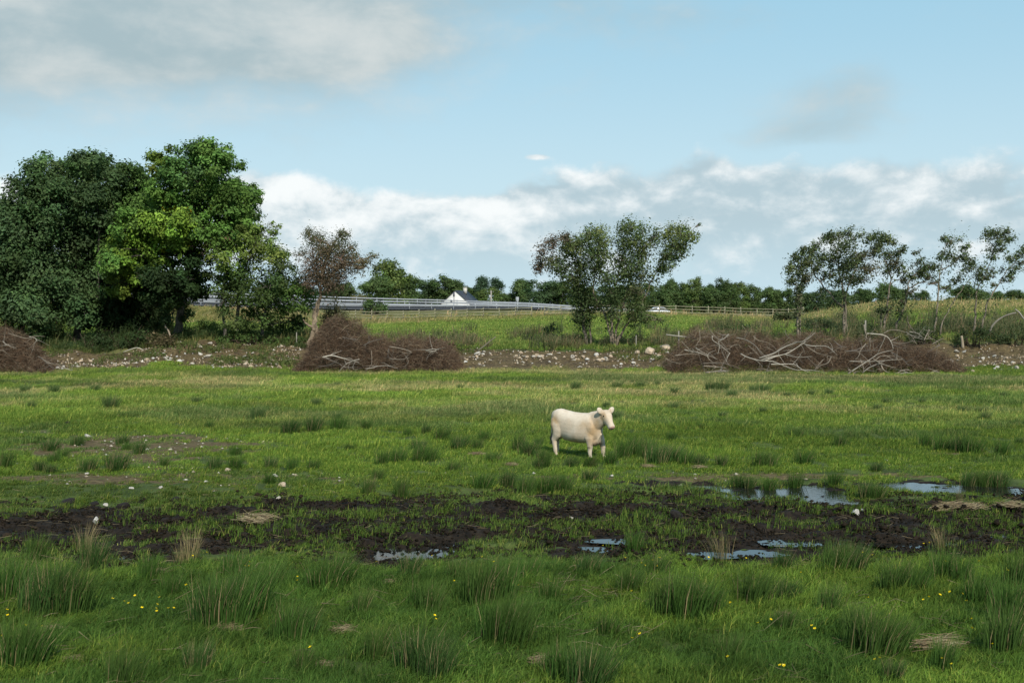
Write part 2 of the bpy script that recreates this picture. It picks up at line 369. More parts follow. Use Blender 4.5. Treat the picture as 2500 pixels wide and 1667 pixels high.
def ground_mat():
    m, nt, out = mat_new('field_ground'); L = nt.links
    a = nd(nt, 'ShaderNodeAttribute', attribute_name='tint'); s = nd(nt, 'ShaderNodeSeparateColor'); L.new(a.outputs['Color'], s.inputs[0])
    mud, dry, soil = s.outputs[0], s.outputs[1], s.outputs[2]
    g = mixcol(nt, ramp(nt, tnoise(nt, .9, 6, .6), .35, .65), (.035, .052, .014), (.075, .10, .026))
    g = mixcol(nt, dry, g, (.13, .12, .045))
    n = tnoise(nt, 5., 8, .7)
    pe = mixcol(nt, ramp(nt, n, .35, .7), (.008, .006, .004), (.030, .021, .013))
    ea = mixcol(nt, ramp(nt, n, .3, .7), (.050, .036, .017), (.150, .113, .056))
    def sharp(f):
        mm = nd(nt, 'ShaderNodeMath', operation='ADD'); L.new(f, mm.inputs[0])
        q = nd(nt, 'ShaderNodeMath', operation='MULTIPLY_ADD'); L.new(tnoise(nt, 4.5, 6, .7), q.inputs[0]); q.inputs[1].default_value = .9; q.inputs[2].default_value = -.45
        L.new(q.outputs[0], mm.inputs[1]); return ramp(nt, mm.outputs[0], .35, .65)
    c = mixcol(nt, sharp(soil), g, ea); c = mixcol(nt, sharp(mud), c, pe)
    p = nd(nt, 'ShaderNodeBsdfPrincipled'); L.new(c, p.inputs['Base Color']); p.inputs['Specular IOR Level'].default_value = .12
    r = nd(nt, 'ShaderNodeMapRange'); L.new(mud, r.inputs[0]); r.inputs[3].default_value = .95; r.inputs[4].default_value = .8; L.new(r.outputs[0], p.inputs['Roughness'])
    b = nd(nt, 'ShaderNodeBump'); b.inputs['Strength'].default_value = .8; b.inputs['Distance'].default_value = .06; L.new(n, b.inputs['Height']); L.new(b.outputs[0], p.inputs['Normal'])
    L.new(p.outputs[0], out.inputs[0]); return m
def water_mat():
    m, nt, out = mat_new('bog_water'); L = nt.links
    p = nd(nt, 'ShaderNodeBsdfPrincipled'); p.inputs['Base Color'].default_value = (.012, .012, .010, 1); p.inputs['Roughness'].default_value = .04; p.inputs['IOR'].default_value = 1.333
    p.inputs['Specular IOR Level'].default_value = .5
    b = nd(nt, 'ShaderNodeBump'); b.inputs['Strength'].default_value = .12; b.inputs['Distance'].default_value = .02; L.new(tnoise(nt, 5, 3), b.inputs['Height']); L.new(b.outputs[0], p.inputs['Normal'])
    L.new(p.outputs[0], out.inputs[0]); return m
M_GROUND = ground_mat(); M_WATER = water_mat()

# ------------------------------------------------------------------ ground, pools, road
def dryness(X, Y):
    u = CX + F * X / np.maximum(Y, 5)
    d = sstep(fbm(X * .10, Y * .16, 91, 4, .6), .42, .66) * sstep(Y, 42, 62) * .75
    d = np.where(Y > 98, .28 * fbm(X * .2, Y * .2, 93, 3), d)
    crest = np.exp(-((u - 2250) / 420) ** 2) * sstep(Y, 128, 146) + sstep(Y, 152, 160) * .75
    return np.clip(d + crest, 0, 1)
def soilness(X, Y):
    u = CX + F * X / np.maximum(Y, 5)
    y0 = 85.2 + (fbm(X * .12, X * 0 + 2, 19, 3) - .5) * 2.2 + 2.2 * np.exp(-((u - 400) / 50) ** 2)
    y1 = 94.5 + 2.5 * np.exp(-((u - 480) / 120) ** 2) + (fbm(X * .2, X * 0 + 7, 29, 3) - .5) * 3
    return sstep(Y, y0 - .5, y0 + .4) * (1 - sstep(Y, y1 - 1.2, y1 + .8))
def build_ground():
    uc = np.concatenate([np.linspace(-9000, -800, 22), np.arange(-700, 3201, 7.), np.linspace(3300, 11500, 22)])
    pyr = np.concatenate([np.geomspace(4600, 1760, 22), np.arange(1745, 905, -2.6)])
    yr = np.concatenate([flatY(pyr), np.arange(85.4, 112, .45), np.arange(112.6, 235, 1.1), np.geomspace(238, 9000, 34)])
    Y, U = np.meshgrid(yr, uc, indexing='ij'); X = (U - CX) / F * Y
    Z = zt(X, Y); ny, nx = Y.shape
    v = np.stack([X, Y, Z], 2).reshape(-1, 3)
    i = np.arange(ny * nx).reshape(ny, nx)
    q = np.stack([i[:-1, :-1], i[:-1, 1:], i[1:, 1:], i[1:, :-1]], 2).reshape(-1, 4)
    mud, bare = mudmask(X, Y); soil = soilness(X, Y)
    near = (Y < 82); mud = np.maximum(mud, sstep(poolmask(X, Y), .12, .45) * .9)
    c = np.stack([mud * near, dryness(X, Y), np.maximum(soil, bare * near * .75)], 2).reshape(-1, 3)
    o = obj('field', new_mesh('field', v, q, c, True)); o.data.materials.append(M_GROUND); tag(o, kind='structure')
    me = new_mesh('ground', [(-9000, -9000, -1.6), (9000, -9000, -1.6), (9000, 12000, -1.6), (-9000, 12000, -1.6)], [(0, 1, 2, 3)], (0, .1, 0))
    o = obj('ground', me); me.materials.append(M_GROUND); tag(o, kind='structure')
    for k, (p, q_, w, h) in enumerate(POOLS):
        yc = flatY(q_); xc = (p - CX) / F * yc; rx = w * yc / F * 1.45; ry = max(.22, h * yc / (q_ - HY)) * 1.6
        th = np.linspace(0, 2 * math.pi, 41)[:-1]; rr = 1 + .12 * np.sin(th * 3 + k)
        v = np.c_[np.cos(th) * rx * rr, np.sin(th) * ry * rr, th * 0]; v = np.vstack([[0, 0, 0], v])
        t = [(0, 1 + i, 1 + (i + 1) % 40) for i in range(40)]
        o = obj('puddle', new_mesh('puddle', v, t), (xc, yc, WATER_Z + .004 * (k % 4))); o.data.materials.append(M_WATER); tag(o, kind='structure')
build_ground()
def road_pt(u, s, dz=0.):
    y = np.interp(u, RU, RYN) + 20 * s; z = np.interp(u, RU, RZN) * (1 - s) + np.interp(u, RU, RZF) * s
    return np.array([(u - CX) / F * y, y, z + dz])
def build_road():
    us = np.arange(-600, 3201, 20.)
    def strip(s0, s1, dz):
        v = np.array([[road_pt(u, s0, dz), road_pt(u, s1, dz)] for u in us]).reshape(-1, 3)
        i = np.arange(len(us) - 1) * 2; return v, np.stack([i, i + 2, i + 3, i + 1], 1)
    o = obj('road', new_mesh('road', *strip(0, 1, .05))); o.data.materials.append(M_ASPH); tag(o, kind='structure')
    for s in (.06, .40, .60, .94):
        o = obj('road_marking', new_mesh('road_marking', *strip(s, s + .012, .056))); o.data.materials.append(M_LINE); tag(o, kind='structure')
    prof = np.array([(-.155, 0), (-.12, -.07), (-.05, -.07), (0, 0), (.05, -.07), (.12, -.07), (.155, 0), (.15, .02), (0, .05), (-.15, .02)]) * np.array([.55, 1])  # W section (z, y)
    def barrier(s, heights, label):
        cx = road_pt(700, s)
        root = empty('guard_rail', cx, label, 'guard rail', 'steel guard rails along the road')
        ub = np.arange(-300, 1620, 12.)
        for hgt in heights:
            P = np.array([road_pt(u, s, hgt) for u in ub]); n = len(prof)
            v = np.array([[p + np.array([0, b, a]) for a, b in prof] for p in P]).reshape(-1, 3) - cx
            t = [(i * n + k, i * n + (k + 1) % n, (i + 1) * n + (k + 1) % n, (i + 1) * n + k) for i in range(len(P) - 1) for k in range(n)]
            b = obj('beam', new_mesh('beam', v, t), parent=root); b.data.materials.append(M_STEEL)
        mb = MB(); mb.box((0, .06, .42), (.09, .12, 1.04)); pm = None
        # posts every 3 m
        u = -300.
        while u < 1610:
            p = road_pt(u, s) - cx
            if pm is None:
                po = mb.build('post', M_STEEL, None); po.parent = root; po.location = p; pm = po.data
            else: obj('post', pm, p, parent=root)
            u += 3.2 * F / p_y(u, s)
    def p_y(u, s): return float(np.interp(u, RU, RYN) + 20 * s)
    barrier(.02, (.62,), 'steel guard rail on the near verge of the road, lowest in view')
    barrier(.47, (.36, .78), 'double steel guard rail down the middle of the road')
    barrier(.98, (.36, .78), 'steel guard rail on the far verge of the road, nearest the trees')
build_road()

# ------------------------------------------------------------------ fence
def build_fence(pts, label):
    """pts: (u, Y) along the line"""
    us = [p[0] for p in pts]; ys = [p[1] for p in pts]
    P = []; u = us[0]
    while u < us[-1]:
        y = float(np.interp(u, us, ys)); x = (u - CX) / F * y; P.append(np.array([x, y, float(zt(x, y))])); u += 2.1 * F / y
    root = empty('timber_fence', P[0], label, 'fence', 'post and rail fences below the road'); o0 = P[0]
    mb = MB(); mb.box((0, 0, .55), (.11, .11, 1.5)); pm = None; rm = None
    r = random.Random(4)
    for i, p in enumerate(P):
        if pm is None:
            po = mb.build('post', M_WOOD); po.parent = root; po.location = p - o0; pm = po.data
        else: po = obj('post', pm, p - o0, (r.uniform(-.03, .03), r.uniform(-.03, .03), 0), (1, 1, r.uniform(.95, 1.08)), root)
        if i:
            a, b = P[i - 1], p
            for hgt in (.38, .76, 1.14):
                d = b - a; Lh = np.linalg.norm(d)
                if rm is None:
                    m2 = MB(); m2.box((0, -.09, 0), (1, .04, .08)); ro = m2.build('rail', M_WOOD); ro.parent = root; rm = ro.data
                else: ro = obj('rail', rm, parent=root)
                ro.location = (a + b) / 2 - o0 + np.array([0, 0, hgt + r.uniform(-.02, .02)]); ro.scale = (Lh * 1.01, 1, 1)
                ro.rotation_euler = (0, -math.asin(d[2] / Lh), math.atan2(d[1], d[0]))
build_fence([(830, 163), (1050, 162), (1310, 158)], 'weathered post and rail fence below the guard rails, left of the birch clump')
build_fence([(1330, 158), (1600, 157), (1800, 160), (1970, 174)], 'pale post and rail fence on the rise to the right of the birch clump')

# ------------------------------------------------------------------ trees
class Crown:
    def __init__(s): s.mb = MB()
    def blob(s, r, c, rad, n, size, col, clump=60, shell=.45, flat=.75, spread=.30, wind=0.):
        rad = np.asarray(rad, float); ns = max(4, int(n / clump))
        d = norm(r.normal(size=(ns, 3))); d[:, 2] = np.where(r.random(ns) < .25, np.abs(d[:, 2]), d[:, 2])
        sc = np.asarray(c) + d * (1 - shell * r.random((ns, 1)) ** 1.2) * rad
        stint = (1 + r.normal(0, .2, (ns, 1))) * (1 + r.normal(0, .05, (ns, 3)))
        k = r.integers(0, ns, n)
        pos = sc[k] + r.normal(size=(n, 3)) * rad.mean() * spread * np.array([1, 1, flat])
        if wind: off = pos - np.asarray(c); pos[:, 0] += off[:, 2] * wind; pos[:, 2] += off[:, 2] * .25
        out = norm(pos - np.asarray(c))
        nr = norm(out * .55 + norm(pos - sc[k]) * .5 + np.array([0, 0, .45]) + r.normal(size=(n, 3)) * .45)
        sz = size * np.exp(r.normal(0, .28, n))
        v, t = leaf_quads(pos, nr, sz, r, .55)
        cc = np.clip(np.asarray(col) * stint[k] * (1 + r.normal(0, .13, (n, 1))), .004, 1)
        s.mb.add(v, t, np.repeat(cc, 4, 0))
def wood_path(base, pts, Y, r, dyr=0.0, wob=.05, k=4):
    P = np.array(pts, float); n = len(P)
    dy = np.linspace(0, 1, n) * dyr
    p = np.array([[(a - CX) / F * Y, Y + dd, H - (b - HY) * Y / F] for (a, b), dd in zip(P, dy)])
    q = spline(p, k); q[1:-1] += r.normal(0, wob, q[1:-1].shape); return q
def tree(name, label, cat, Y, stems, blobs, leaf, dens, palette, seed, group=None, R0=.2, cdepth=1.0, clump=60, limbs=True, bark=(1, 1, 1), copies=2, twigs=0, ivy=None, shell=.45, spread=.30, wind=0., stemleaf=0):
    """stems: list of lists of photo positions (first = on the ground); blobs: (px, py, rx, ry[, colour key])"""
    r = np.random.default_rng(seed); s2 = Y / F
    cx = np.mean([b[0] for b in blobs]); Rt = max(20., (max(b[0] + b[2] for b in blobs) - min(b[0] - b[2] for b in blobs)) / 2)
    bx, by = stems[0][0]; base = W(bx, by, Y); base[2] = float(zt(base[0], base[1]))
    root = empty(name, base, label, cat, group)
    wb = MB(); nodes = []
    for si, st in enumerate(stems):
        rad0 = R0 if si == 0 else R0 * .75
        p = wood_path(base, st, Y, r, r.uniform(-1, 1) * Rt * s2 * .35 * (si > 0), .04)
        if si == 0 or st[0][1] > by - 25: p[0, 2] = float(zt(p[0, 0], p[0, 1])) - .15
        rad = rad0 * (1 - .82 * np.linspace(0, 1, len(p)) ** .9); rad[0] *= 1.35
        wb.tube(p - base, rad, 8, np.array(bark) * r.uniform(.85, 1.15)); nodes += [(q, ra) for q, ra in zip(p[2:], rad[2:])]
        if ivy:
            for q, ra in zip(p[:int(len(p) * .6)], rad): ivy_pts.append((q, ra)) if False else None
    cr = Crown(); NP = np.array([q for q, _ in nodes]); NR = np.array([x for _, x in nodes])
    for b in blobs:
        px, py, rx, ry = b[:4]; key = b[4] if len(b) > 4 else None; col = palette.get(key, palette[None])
        half = math.sqrt(max(.08, 1 - ((px - cx) / (Rt * 1.05)) ** 2)) * Rt * cdepth * s2
        for cpy in range(copies):
            sgn = (-1, 1)[cpy % 2] if copies > 1 else r.choice([-1, 1])
            dy = sgn * half * r.uniform(.05, .75)
            jx = 0 if cpy == 0 else r.uniform(-.15, .15) * rx
            c = np.array([(px + jx - CX) / F * Y, Y + dy, H - (py - HY) * Y / F]); rad = np.array([rx, (rx + ry) / 2, ry]) * s2 * (1 if wind else .92); btint = r.uniform(.78, 1.25) if copies > 1 else 1
            n = int(dens * 4 * math.pi * (rad[0] * rad[2]) * (r.uniform(.5, 1.35) if wind else 1)); c[2] += (r.uniform(-.5, .35) * rad[2] if wind else 0)
            c0 = c - base
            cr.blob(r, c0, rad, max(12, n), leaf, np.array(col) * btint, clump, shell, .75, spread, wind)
            if limbs:
                cand = NP[:, 2] < c[2] - .05 * rad[2]
                dd = np.linalg.norm((NP - c) * np.array([1, .6, 1.]), axis=1) + np.where(cand, 0, 50); k = int(np.argmin(dd))
                a = NP[k]; m = (a + c) / 2 + np.array([0, 0, .12 * dd[k] if dd[k] < 40 else 0]) + r.normal(0, .1, 3)
                q = spline([a, m, c], 4); ra = min(NR[k] * .7, .05 + .018 * np.linalg.norm(c - a))
                wb.tube(q - base, np.linspace(ra, ra * .25, len(q)), 5, np.array(bark) * .9)
                nt_ = twigs or 5
                for _ in range(nt_):
                    e = c + norm(r.normal(size=3)) * rad * r.uniform(.6, 1.0); e[2] = max(e[2], c[2] - rad[2] * .5)
                    q = spline([c - (c - a) * r.uniform(0, .3), (c + e) / 2 + r.normal(0, .1, 3), e], 3)
                    wb.tube(q - base, np.linspace(ra * .35 + .006, .005, len(q)), 4, np.array(bark) * .9, False)
    if stemleaf:
        ztop = max(q[2] for q in NP) - base[2]
        for q, ra in nodes:
            hgt = (q[2] - base[2]) / ztop
            if hgt > .22 and r.random() < .8: cr.blob(r, q - base + r.normal(0, .25, 3), (.55, .55, .7), int(stemleaf * r.uniform(.3, 1.2)), leaf, palette[None], 12, .9, .9, .5, wind)
    wb.build('trunk', M_BARK, None).parent = root
    cr.mb.build('crown', M_LEAF, None).parent = root
    return root
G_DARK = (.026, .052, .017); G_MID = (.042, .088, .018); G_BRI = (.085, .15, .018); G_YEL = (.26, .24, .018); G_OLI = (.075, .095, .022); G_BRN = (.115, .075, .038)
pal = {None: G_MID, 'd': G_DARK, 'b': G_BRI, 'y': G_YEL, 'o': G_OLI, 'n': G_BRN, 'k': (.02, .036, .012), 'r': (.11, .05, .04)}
YL = 97.
tree('broadleaf_tree', 'tall dark blue-green broadleaf tree at the left edge above the felled brush', 'tree', YL + 3, [[(187, 855), (190, 770), (186, 650), (182, 520), (190, 430)], [(246, 852), (245, 760), (258, 640), (262, 500)], [(60, 850), (55, 740), (40, 620)]],
     [(30, 560, 55, 60), (85, 495, 50, 50), (120, 455, 50, 45), (150, 425, 42, 38), (200, 412, 48, 32), (250, 412, 45, 34), (280, 440, 40, 45), (120, 560, 75, 60), (60, 640, 70, 70), (175, 500, 65, 60), (210, 590, 62, 70), (130, 660, 75, 60), (20, 720, 60, 60), (185, 700, 62, 58), (265, 500, 48, 60), (-30, 620, 60, 80), (-50, 720, 60, 70), (90, 740, 60, 50), (230, 760, 45, 50), (150, 775, 50, 35), (265, 680, 40, 60), (60, 545, 50, 50), (5, 600, 50, 60)],
     .12, 88, {None: (.066, .112, .042), 'd': (.058, .10, .038)}, 11, 'trees of the left hedgerow', .34, .9, bark=(.6, .6, .6), clump=120, spread=.255, shell=.38)
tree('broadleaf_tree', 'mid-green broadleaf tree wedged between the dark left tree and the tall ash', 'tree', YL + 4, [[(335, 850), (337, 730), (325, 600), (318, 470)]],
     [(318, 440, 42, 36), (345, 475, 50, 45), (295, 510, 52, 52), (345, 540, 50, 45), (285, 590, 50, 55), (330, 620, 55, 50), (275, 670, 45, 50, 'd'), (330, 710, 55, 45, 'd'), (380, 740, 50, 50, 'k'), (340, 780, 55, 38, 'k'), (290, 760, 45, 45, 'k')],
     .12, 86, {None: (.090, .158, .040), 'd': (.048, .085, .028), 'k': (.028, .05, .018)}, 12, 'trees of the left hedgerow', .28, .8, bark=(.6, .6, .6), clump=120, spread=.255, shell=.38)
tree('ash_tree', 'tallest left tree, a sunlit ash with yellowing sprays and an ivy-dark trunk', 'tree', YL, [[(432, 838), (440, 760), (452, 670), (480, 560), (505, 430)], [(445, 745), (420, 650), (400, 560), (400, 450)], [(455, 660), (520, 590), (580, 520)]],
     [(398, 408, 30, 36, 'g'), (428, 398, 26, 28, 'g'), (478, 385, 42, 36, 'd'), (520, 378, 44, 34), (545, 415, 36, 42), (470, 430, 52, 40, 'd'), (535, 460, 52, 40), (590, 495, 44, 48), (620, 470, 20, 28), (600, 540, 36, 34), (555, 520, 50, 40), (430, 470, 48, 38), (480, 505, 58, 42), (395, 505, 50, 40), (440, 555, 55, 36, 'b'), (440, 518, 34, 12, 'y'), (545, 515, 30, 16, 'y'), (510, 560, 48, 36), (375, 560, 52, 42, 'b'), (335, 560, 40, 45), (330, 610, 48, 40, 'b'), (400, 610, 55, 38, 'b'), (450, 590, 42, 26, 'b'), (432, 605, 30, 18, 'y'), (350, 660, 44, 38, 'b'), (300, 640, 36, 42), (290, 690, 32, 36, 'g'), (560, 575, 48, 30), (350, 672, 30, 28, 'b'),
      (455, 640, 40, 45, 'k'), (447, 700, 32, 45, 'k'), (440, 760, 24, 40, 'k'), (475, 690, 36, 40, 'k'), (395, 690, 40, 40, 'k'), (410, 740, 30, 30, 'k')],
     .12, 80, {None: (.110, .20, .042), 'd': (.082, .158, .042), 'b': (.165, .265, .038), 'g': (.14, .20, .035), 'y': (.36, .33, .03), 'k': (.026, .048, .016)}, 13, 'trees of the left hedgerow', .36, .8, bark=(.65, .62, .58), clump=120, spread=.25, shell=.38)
tree('hawthorn_tree', 'bushy olive hawthorn with a browning top, right of the tall ash', 'tree', YL - 1, [[(582, 838), (577, 765), (592, 690), (610, 620)], [(552, 834), (545, 760), (552, 690), (560, 620)], [(640, 830), (650, 760), (670, 690)]],
     [(545, 598, 42, 26, 'n'), (600, 578, 34, 24, 'o'), (635, 585, 40, 30, 'o'), (660, 565, 22, 10, 'o'), (675, 552, 16, 6, 'o'), (560, 630, 48, 34, 'o'), (625, 625, 50, 36, 'o'), (680, 625, 38, 34, 'o'), (700, 665, 30, 40, 'd'), (540, 670, 40, 36, 'd'), (600, 680, 52, 40, 'd'), (665, 700, 48, 42, 'd'), (560, 730, 40, 42, 'd'), (630, 750, 52, 40), (700, 740, 44, 40), (735, 730, 30, 50, 'g'), (580, 785, 36, 28, 'd'), (660, 790, 46, 24, 'd'), (725, 785, 34, 24, 'd')],
     .10, 46, {None: (.075, .12, .032), 'o': (.15, .205, .045), 'n': (.18, .155, .065), 'd': (.066, .105, .03), 'g': (.085, .145, .032)}, 14, 'trees of the left hedgerow', .2, .85, clump=90, spread=.25)
# dead-topped hawthorn on a twisted trunk
dt = tree('dead_thorn_tree', 'half-dead thorn tree with a twisted pale trunk and brown withered crown', 'tree', 94., [[(760, 855), (762, 825), (770, 790), (768, 765), (778, 735), (782, 705), (788, 670), (800, 640)], [(752, 850), (764, 800), (775, 760), (781, 715), (772, 670), (765, 630)], [(778, 838), (772, 800), (771, 770)], [(768, 805), (752, 790), (744, 780)], [(792, 690), (830, 650), (870, 640), (915, 625)], [(785, 690), (800, 620), (835, 570)]],
     [(762, 580, 18, 14, 'g'), (778, 592, 20, 16, 'g'), (835, 575, 16, 12, 'g'), (820, 600, 22, 16, 'g'), (800, 610, 26, 16, 'o'), (752, 565, 10, 8, 'g'), (845, 568, 10, 8, 'g'), (865, 628, 14, 10, 'g'), (912, 625, 12, 7, 'g'), (735, 620, 14, 10, 'g'), (770, 640, 28, 24), (762, 662, 24, 24), (788, 618, 22, 16), (838, 622, 22, 14, 'o'), (816, 690, 28, 18), (858, 604, 14, 10, 'g'), (752, 690, 16, 14), (890, 640, 18, 10, 'o'), (810, 645, 32, 26), (780, 670, 32, 26), (830, 670, 30, 24), (840, 650, 26, 20), (880, 655, 20, 14, 'o'), (795, 690, 24, 14)],
     .06, 92, {None: (.125, .088, .058), 'g': (.075, .088, .034), 'o': (.12, .10, .05)}, 15, None, .22, .7, bark=(1.9, 1.65, 1.35), twigs=14, copies=2, spread=.5, clump=18, wind=.12)
# multi-stemmed birch clump in the middle
def q3(x, y): return (1200 + x / 3.336, 480 + y / 3.336)
def q4(x, y): return (1800 + x / 3.336, 480 + y / 3.336)
def B3(l): return [q3(b[0], b[1]) + (b[2] / 3.336, b[3] / 3.336) + tuple(b[4:]) for b in l]
def B4(l): return [q4(b[0], b[1]) + (b[2] / 3.336, b[3] / 3.336) + tuple(b[4:]) for b in l]
def S3(l): return [[q3(*p) for p in s] for s in l]
def S4(l): return [[q4(*p) for p in s] for s in l]
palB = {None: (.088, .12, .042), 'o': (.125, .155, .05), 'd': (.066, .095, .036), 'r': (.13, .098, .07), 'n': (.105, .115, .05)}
tree('hedge_tree', 'multi-stemmed tree with a russet-tinged left side, left half of the central clump', 'tree', 98, S3([[(770, 1205), (745, 1050), (720, 850), (690, 560), (640, 350)], [(805, 1205), (800, 1030), (765, 800), (700, 600), (500, 480)], [(780, 1150), (740, 950), (760, 700), (780, 400)]]),
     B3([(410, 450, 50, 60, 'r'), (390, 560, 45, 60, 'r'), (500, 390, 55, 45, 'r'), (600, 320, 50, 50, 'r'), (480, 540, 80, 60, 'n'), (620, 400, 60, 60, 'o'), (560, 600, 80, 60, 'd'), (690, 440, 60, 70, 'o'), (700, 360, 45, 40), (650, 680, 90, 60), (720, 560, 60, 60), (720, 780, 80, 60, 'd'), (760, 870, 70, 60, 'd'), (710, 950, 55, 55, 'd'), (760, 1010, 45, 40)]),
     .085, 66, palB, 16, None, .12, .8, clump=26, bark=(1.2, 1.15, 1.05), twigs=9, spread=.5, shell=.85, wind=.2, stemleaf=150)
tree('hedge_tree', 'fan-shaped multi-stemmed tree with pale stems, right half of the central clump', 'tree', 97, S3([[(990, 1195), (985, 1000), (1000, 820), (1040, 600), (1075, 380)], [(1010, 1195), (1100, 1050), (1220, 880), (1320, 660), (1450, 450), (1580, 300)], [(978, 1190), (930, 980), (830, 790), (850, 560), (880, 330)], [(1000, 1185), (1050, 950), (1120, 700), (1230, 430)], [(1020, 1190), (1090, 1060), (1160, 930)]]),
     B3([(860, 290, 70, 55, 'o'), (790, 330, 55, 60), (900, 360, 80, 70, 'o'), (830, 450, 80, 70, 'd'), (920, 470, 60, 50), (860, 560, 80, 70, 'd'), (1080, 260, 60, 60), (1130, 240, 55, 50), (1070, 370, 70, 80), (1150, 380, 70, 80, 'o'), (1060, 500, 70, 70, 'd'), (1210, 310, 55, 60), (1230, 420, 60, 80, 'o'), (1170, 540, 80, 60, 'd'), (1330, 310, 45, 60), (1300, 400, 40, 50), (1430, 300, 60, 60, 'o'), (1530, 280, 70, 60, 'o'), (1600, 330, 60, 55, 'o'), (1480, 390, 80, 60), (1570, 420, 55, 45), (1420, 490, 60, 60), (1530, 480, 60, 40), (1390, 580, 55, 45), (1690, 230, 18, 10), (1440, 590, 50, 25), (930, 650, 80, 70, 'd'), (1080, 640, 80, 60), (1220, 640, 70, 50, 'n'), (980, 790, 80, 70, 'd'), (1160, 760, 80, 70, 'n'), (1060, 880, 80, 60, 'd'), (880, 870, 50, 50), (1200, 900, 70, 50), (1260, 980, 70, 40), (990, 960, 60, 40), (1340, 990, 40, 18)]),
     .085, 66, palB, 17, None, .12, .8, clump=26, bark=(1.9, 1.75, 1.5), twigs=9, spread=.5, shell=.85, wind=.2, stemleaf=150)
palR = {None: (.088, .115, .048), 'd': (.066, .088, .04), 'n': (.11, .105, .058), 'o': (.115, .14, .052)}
RT = [
 ('hedge_tree', 'ivy-trunked slender tree, leftmost of the sparse trees on the right', [[(495, 1165), (490, 950), (500, 780), (530, 640), (520, 480)], [(505, 1160), (520, 900), (540, 740)]], [(425, 600, 42, 60, 'o'), (480, 500, 45, 60), (530, 440, 40, 40), (560, 540, 50, 70, 'o'), (440, 690, 42, 50), (500, 600, 50, 60), (560, 680, 50, 50, 'n'), (500, 740, 50, 40, 'd'), (495, 830, 30, 50, 'n'), (498, 940, 24, 55, 'n')], .13, 1),
 ('hedge_tree', 'widest of the sparse right-hand trees, with a broad leafy crown over the brush pile', [[(870, 1175), (868, 1000), (872, 850), (835, 640), (810, 430)], [(884, 1180), (884, 980), (880, 780), (960, 560), (940, 350)], [(870, 900), (790, 830), (650, 650), (600, 480)]], [(610, 440, 45, 55), (660, 390, 35, 30), (690, 490, 60, 60), (640, 590, 50, 45), (740, 340, 50, 40), (810, 330, 60, 45, 'o'), (900, 290, 50, 40), (960, 340, 42, 40), (830, 420, 80, 55), (780, 520, 70, 60, 'o'), (880, 580, 80, 60, 'd'), (960, 520, 70, 60), (1040, 500, 60, 55, 'n'), (1070, 580, 70, 50, 'n'), (850, 670, 90, 45, 'd'), (980, 650, 70, 50, 'd'), (740, 620, 50, 50)], .17, 2),
 ('hedge_tree', 'sparse tree with a flat top blown to the right, third of the right-hand trees', [[(1190, 1110), (1225, 900), (1240, 750), (1235, 600), (1150, 400)], [(1180, 1110), (1175, 950), (1190, 900)], [(1215, 940), (1270, 880)]], [(1075, 330, 45, 40), (1150, 320, 55, 40), (1220, 340, 50, 40, 'o'), (1270, 370, 35, 30), (1140, 400, 60, 40), (1110, 460, 50, 40), (1240, 480, 60, 45), (1320, 450, 45, 35), (1280, 550, 65, 45, 'n'), (1340, 600, 50, 40), (1230, 600, 40, 30), (1370, 680, 45, 30), (1180, 930, 25, 30, 'd')], .12, 3),
 ('hedge_tree', 'crooked leaning tree with tattered leaves, fourth of the right-hand trees', [[(1290, 1065), (1350, 920), (1390, 780), (1400, 690), (1480, 610), (1570, 570)], [(1410, 1080), (1370, 980), (1355, 900)]], [(1460, 455, 22, 22), (1470, 530, 45, 35), (1540, 560, 50, 45), (1600, 580, 35, 35), (1500, 620, 50, 35), (1560, 660, 45, 35), (1600, 700, 30, 25), (1440, 650, 30, 25), (1400, 770, 30, 30, 'n'), (1350, 860, 35, 30, 'n'), (1330, 940, 30, 40, 'd')], .11, 4),
 ('hedge_tree', 'very sparse thin-stemmed tree bending right, before the gap on the crest', [[(1600, 1100), (1630, 900), (1642, 760), (1655, 600), (1690, 420), (1780, 320)], [(1660, 600), (1740, 560), (1850, 450)], [(1650, 1100), (1700, 980), (1800, 800), (1900, 680), (1980, 610)]], [(1695, 330, 25, 35), (1720, 380, 40, 40), (1780, 350, 40, 25), (1680, 470, 40, 40), (1750, 500, 45, 40), (1870, 420, 40, 30), (1830, 490, 50, 40), (1900, 510, 50, 35), (1940, 570, 55, 35), (1860, 590, 60, 40), (1790, 680, 60, 35), (1700, 740, 40, 28), (1990, 630, 50, 35)], .09, 5),
 ('hedge_tree', 'thin pale-stemmed tree with one dense leafy head, near the right edge', [[(1920, 1140), (1940, 960), (1945, 840), (1965, 730), (2050, 560), (2095, 420)]], [(2040, 310, 40, 40), (2100, 290, 45, 35), (2170, 300, 50, 38, 'o'), (2220, 345, 45, 32), (2130, 360, 60, 40), (2080, 420, 55, 40), (2140, 440, 40, 35), (2080, 490, 35, 25), (2050, 610, 35, 28), (2000, 660, 40, 25), (2070, 650, 30, 25)], .11, 6),
 ('hedge_tree', 'slanting sparse tree cut by the right edge of the view', [[(1985, 1060), (2050, 850), (2120, 730), (2200, 600), (2330, 470)]], [(2190, 570, 35, 35), (2240, 510, 45, 30), (2300, 480, 45, 35), (2360, 440, 50, 40), (2270, 580, 45, 30), (2220, 640, 40, 35), (2200, 690, 30, 20), (2090, 720, 28, 18), (2330, 540, 40, 25)], .09, 7)]
for nm, lab, st, bl, r0, sd in RT:
    tree(nm, lab, 'tree', 97 + .3 * sd, S4(st), B4(bl), .08, 76 if sd < 4 else 58, palR, 30 + sd, 'sparse trees of the right hedgerow', r0 * .85, .8, clump=18, bark=(1.6, 1.5, 1.35), twigs=9, shell=.9, spread=.42, wind=.42, stemleaf=60 if sd < 4 else 36)

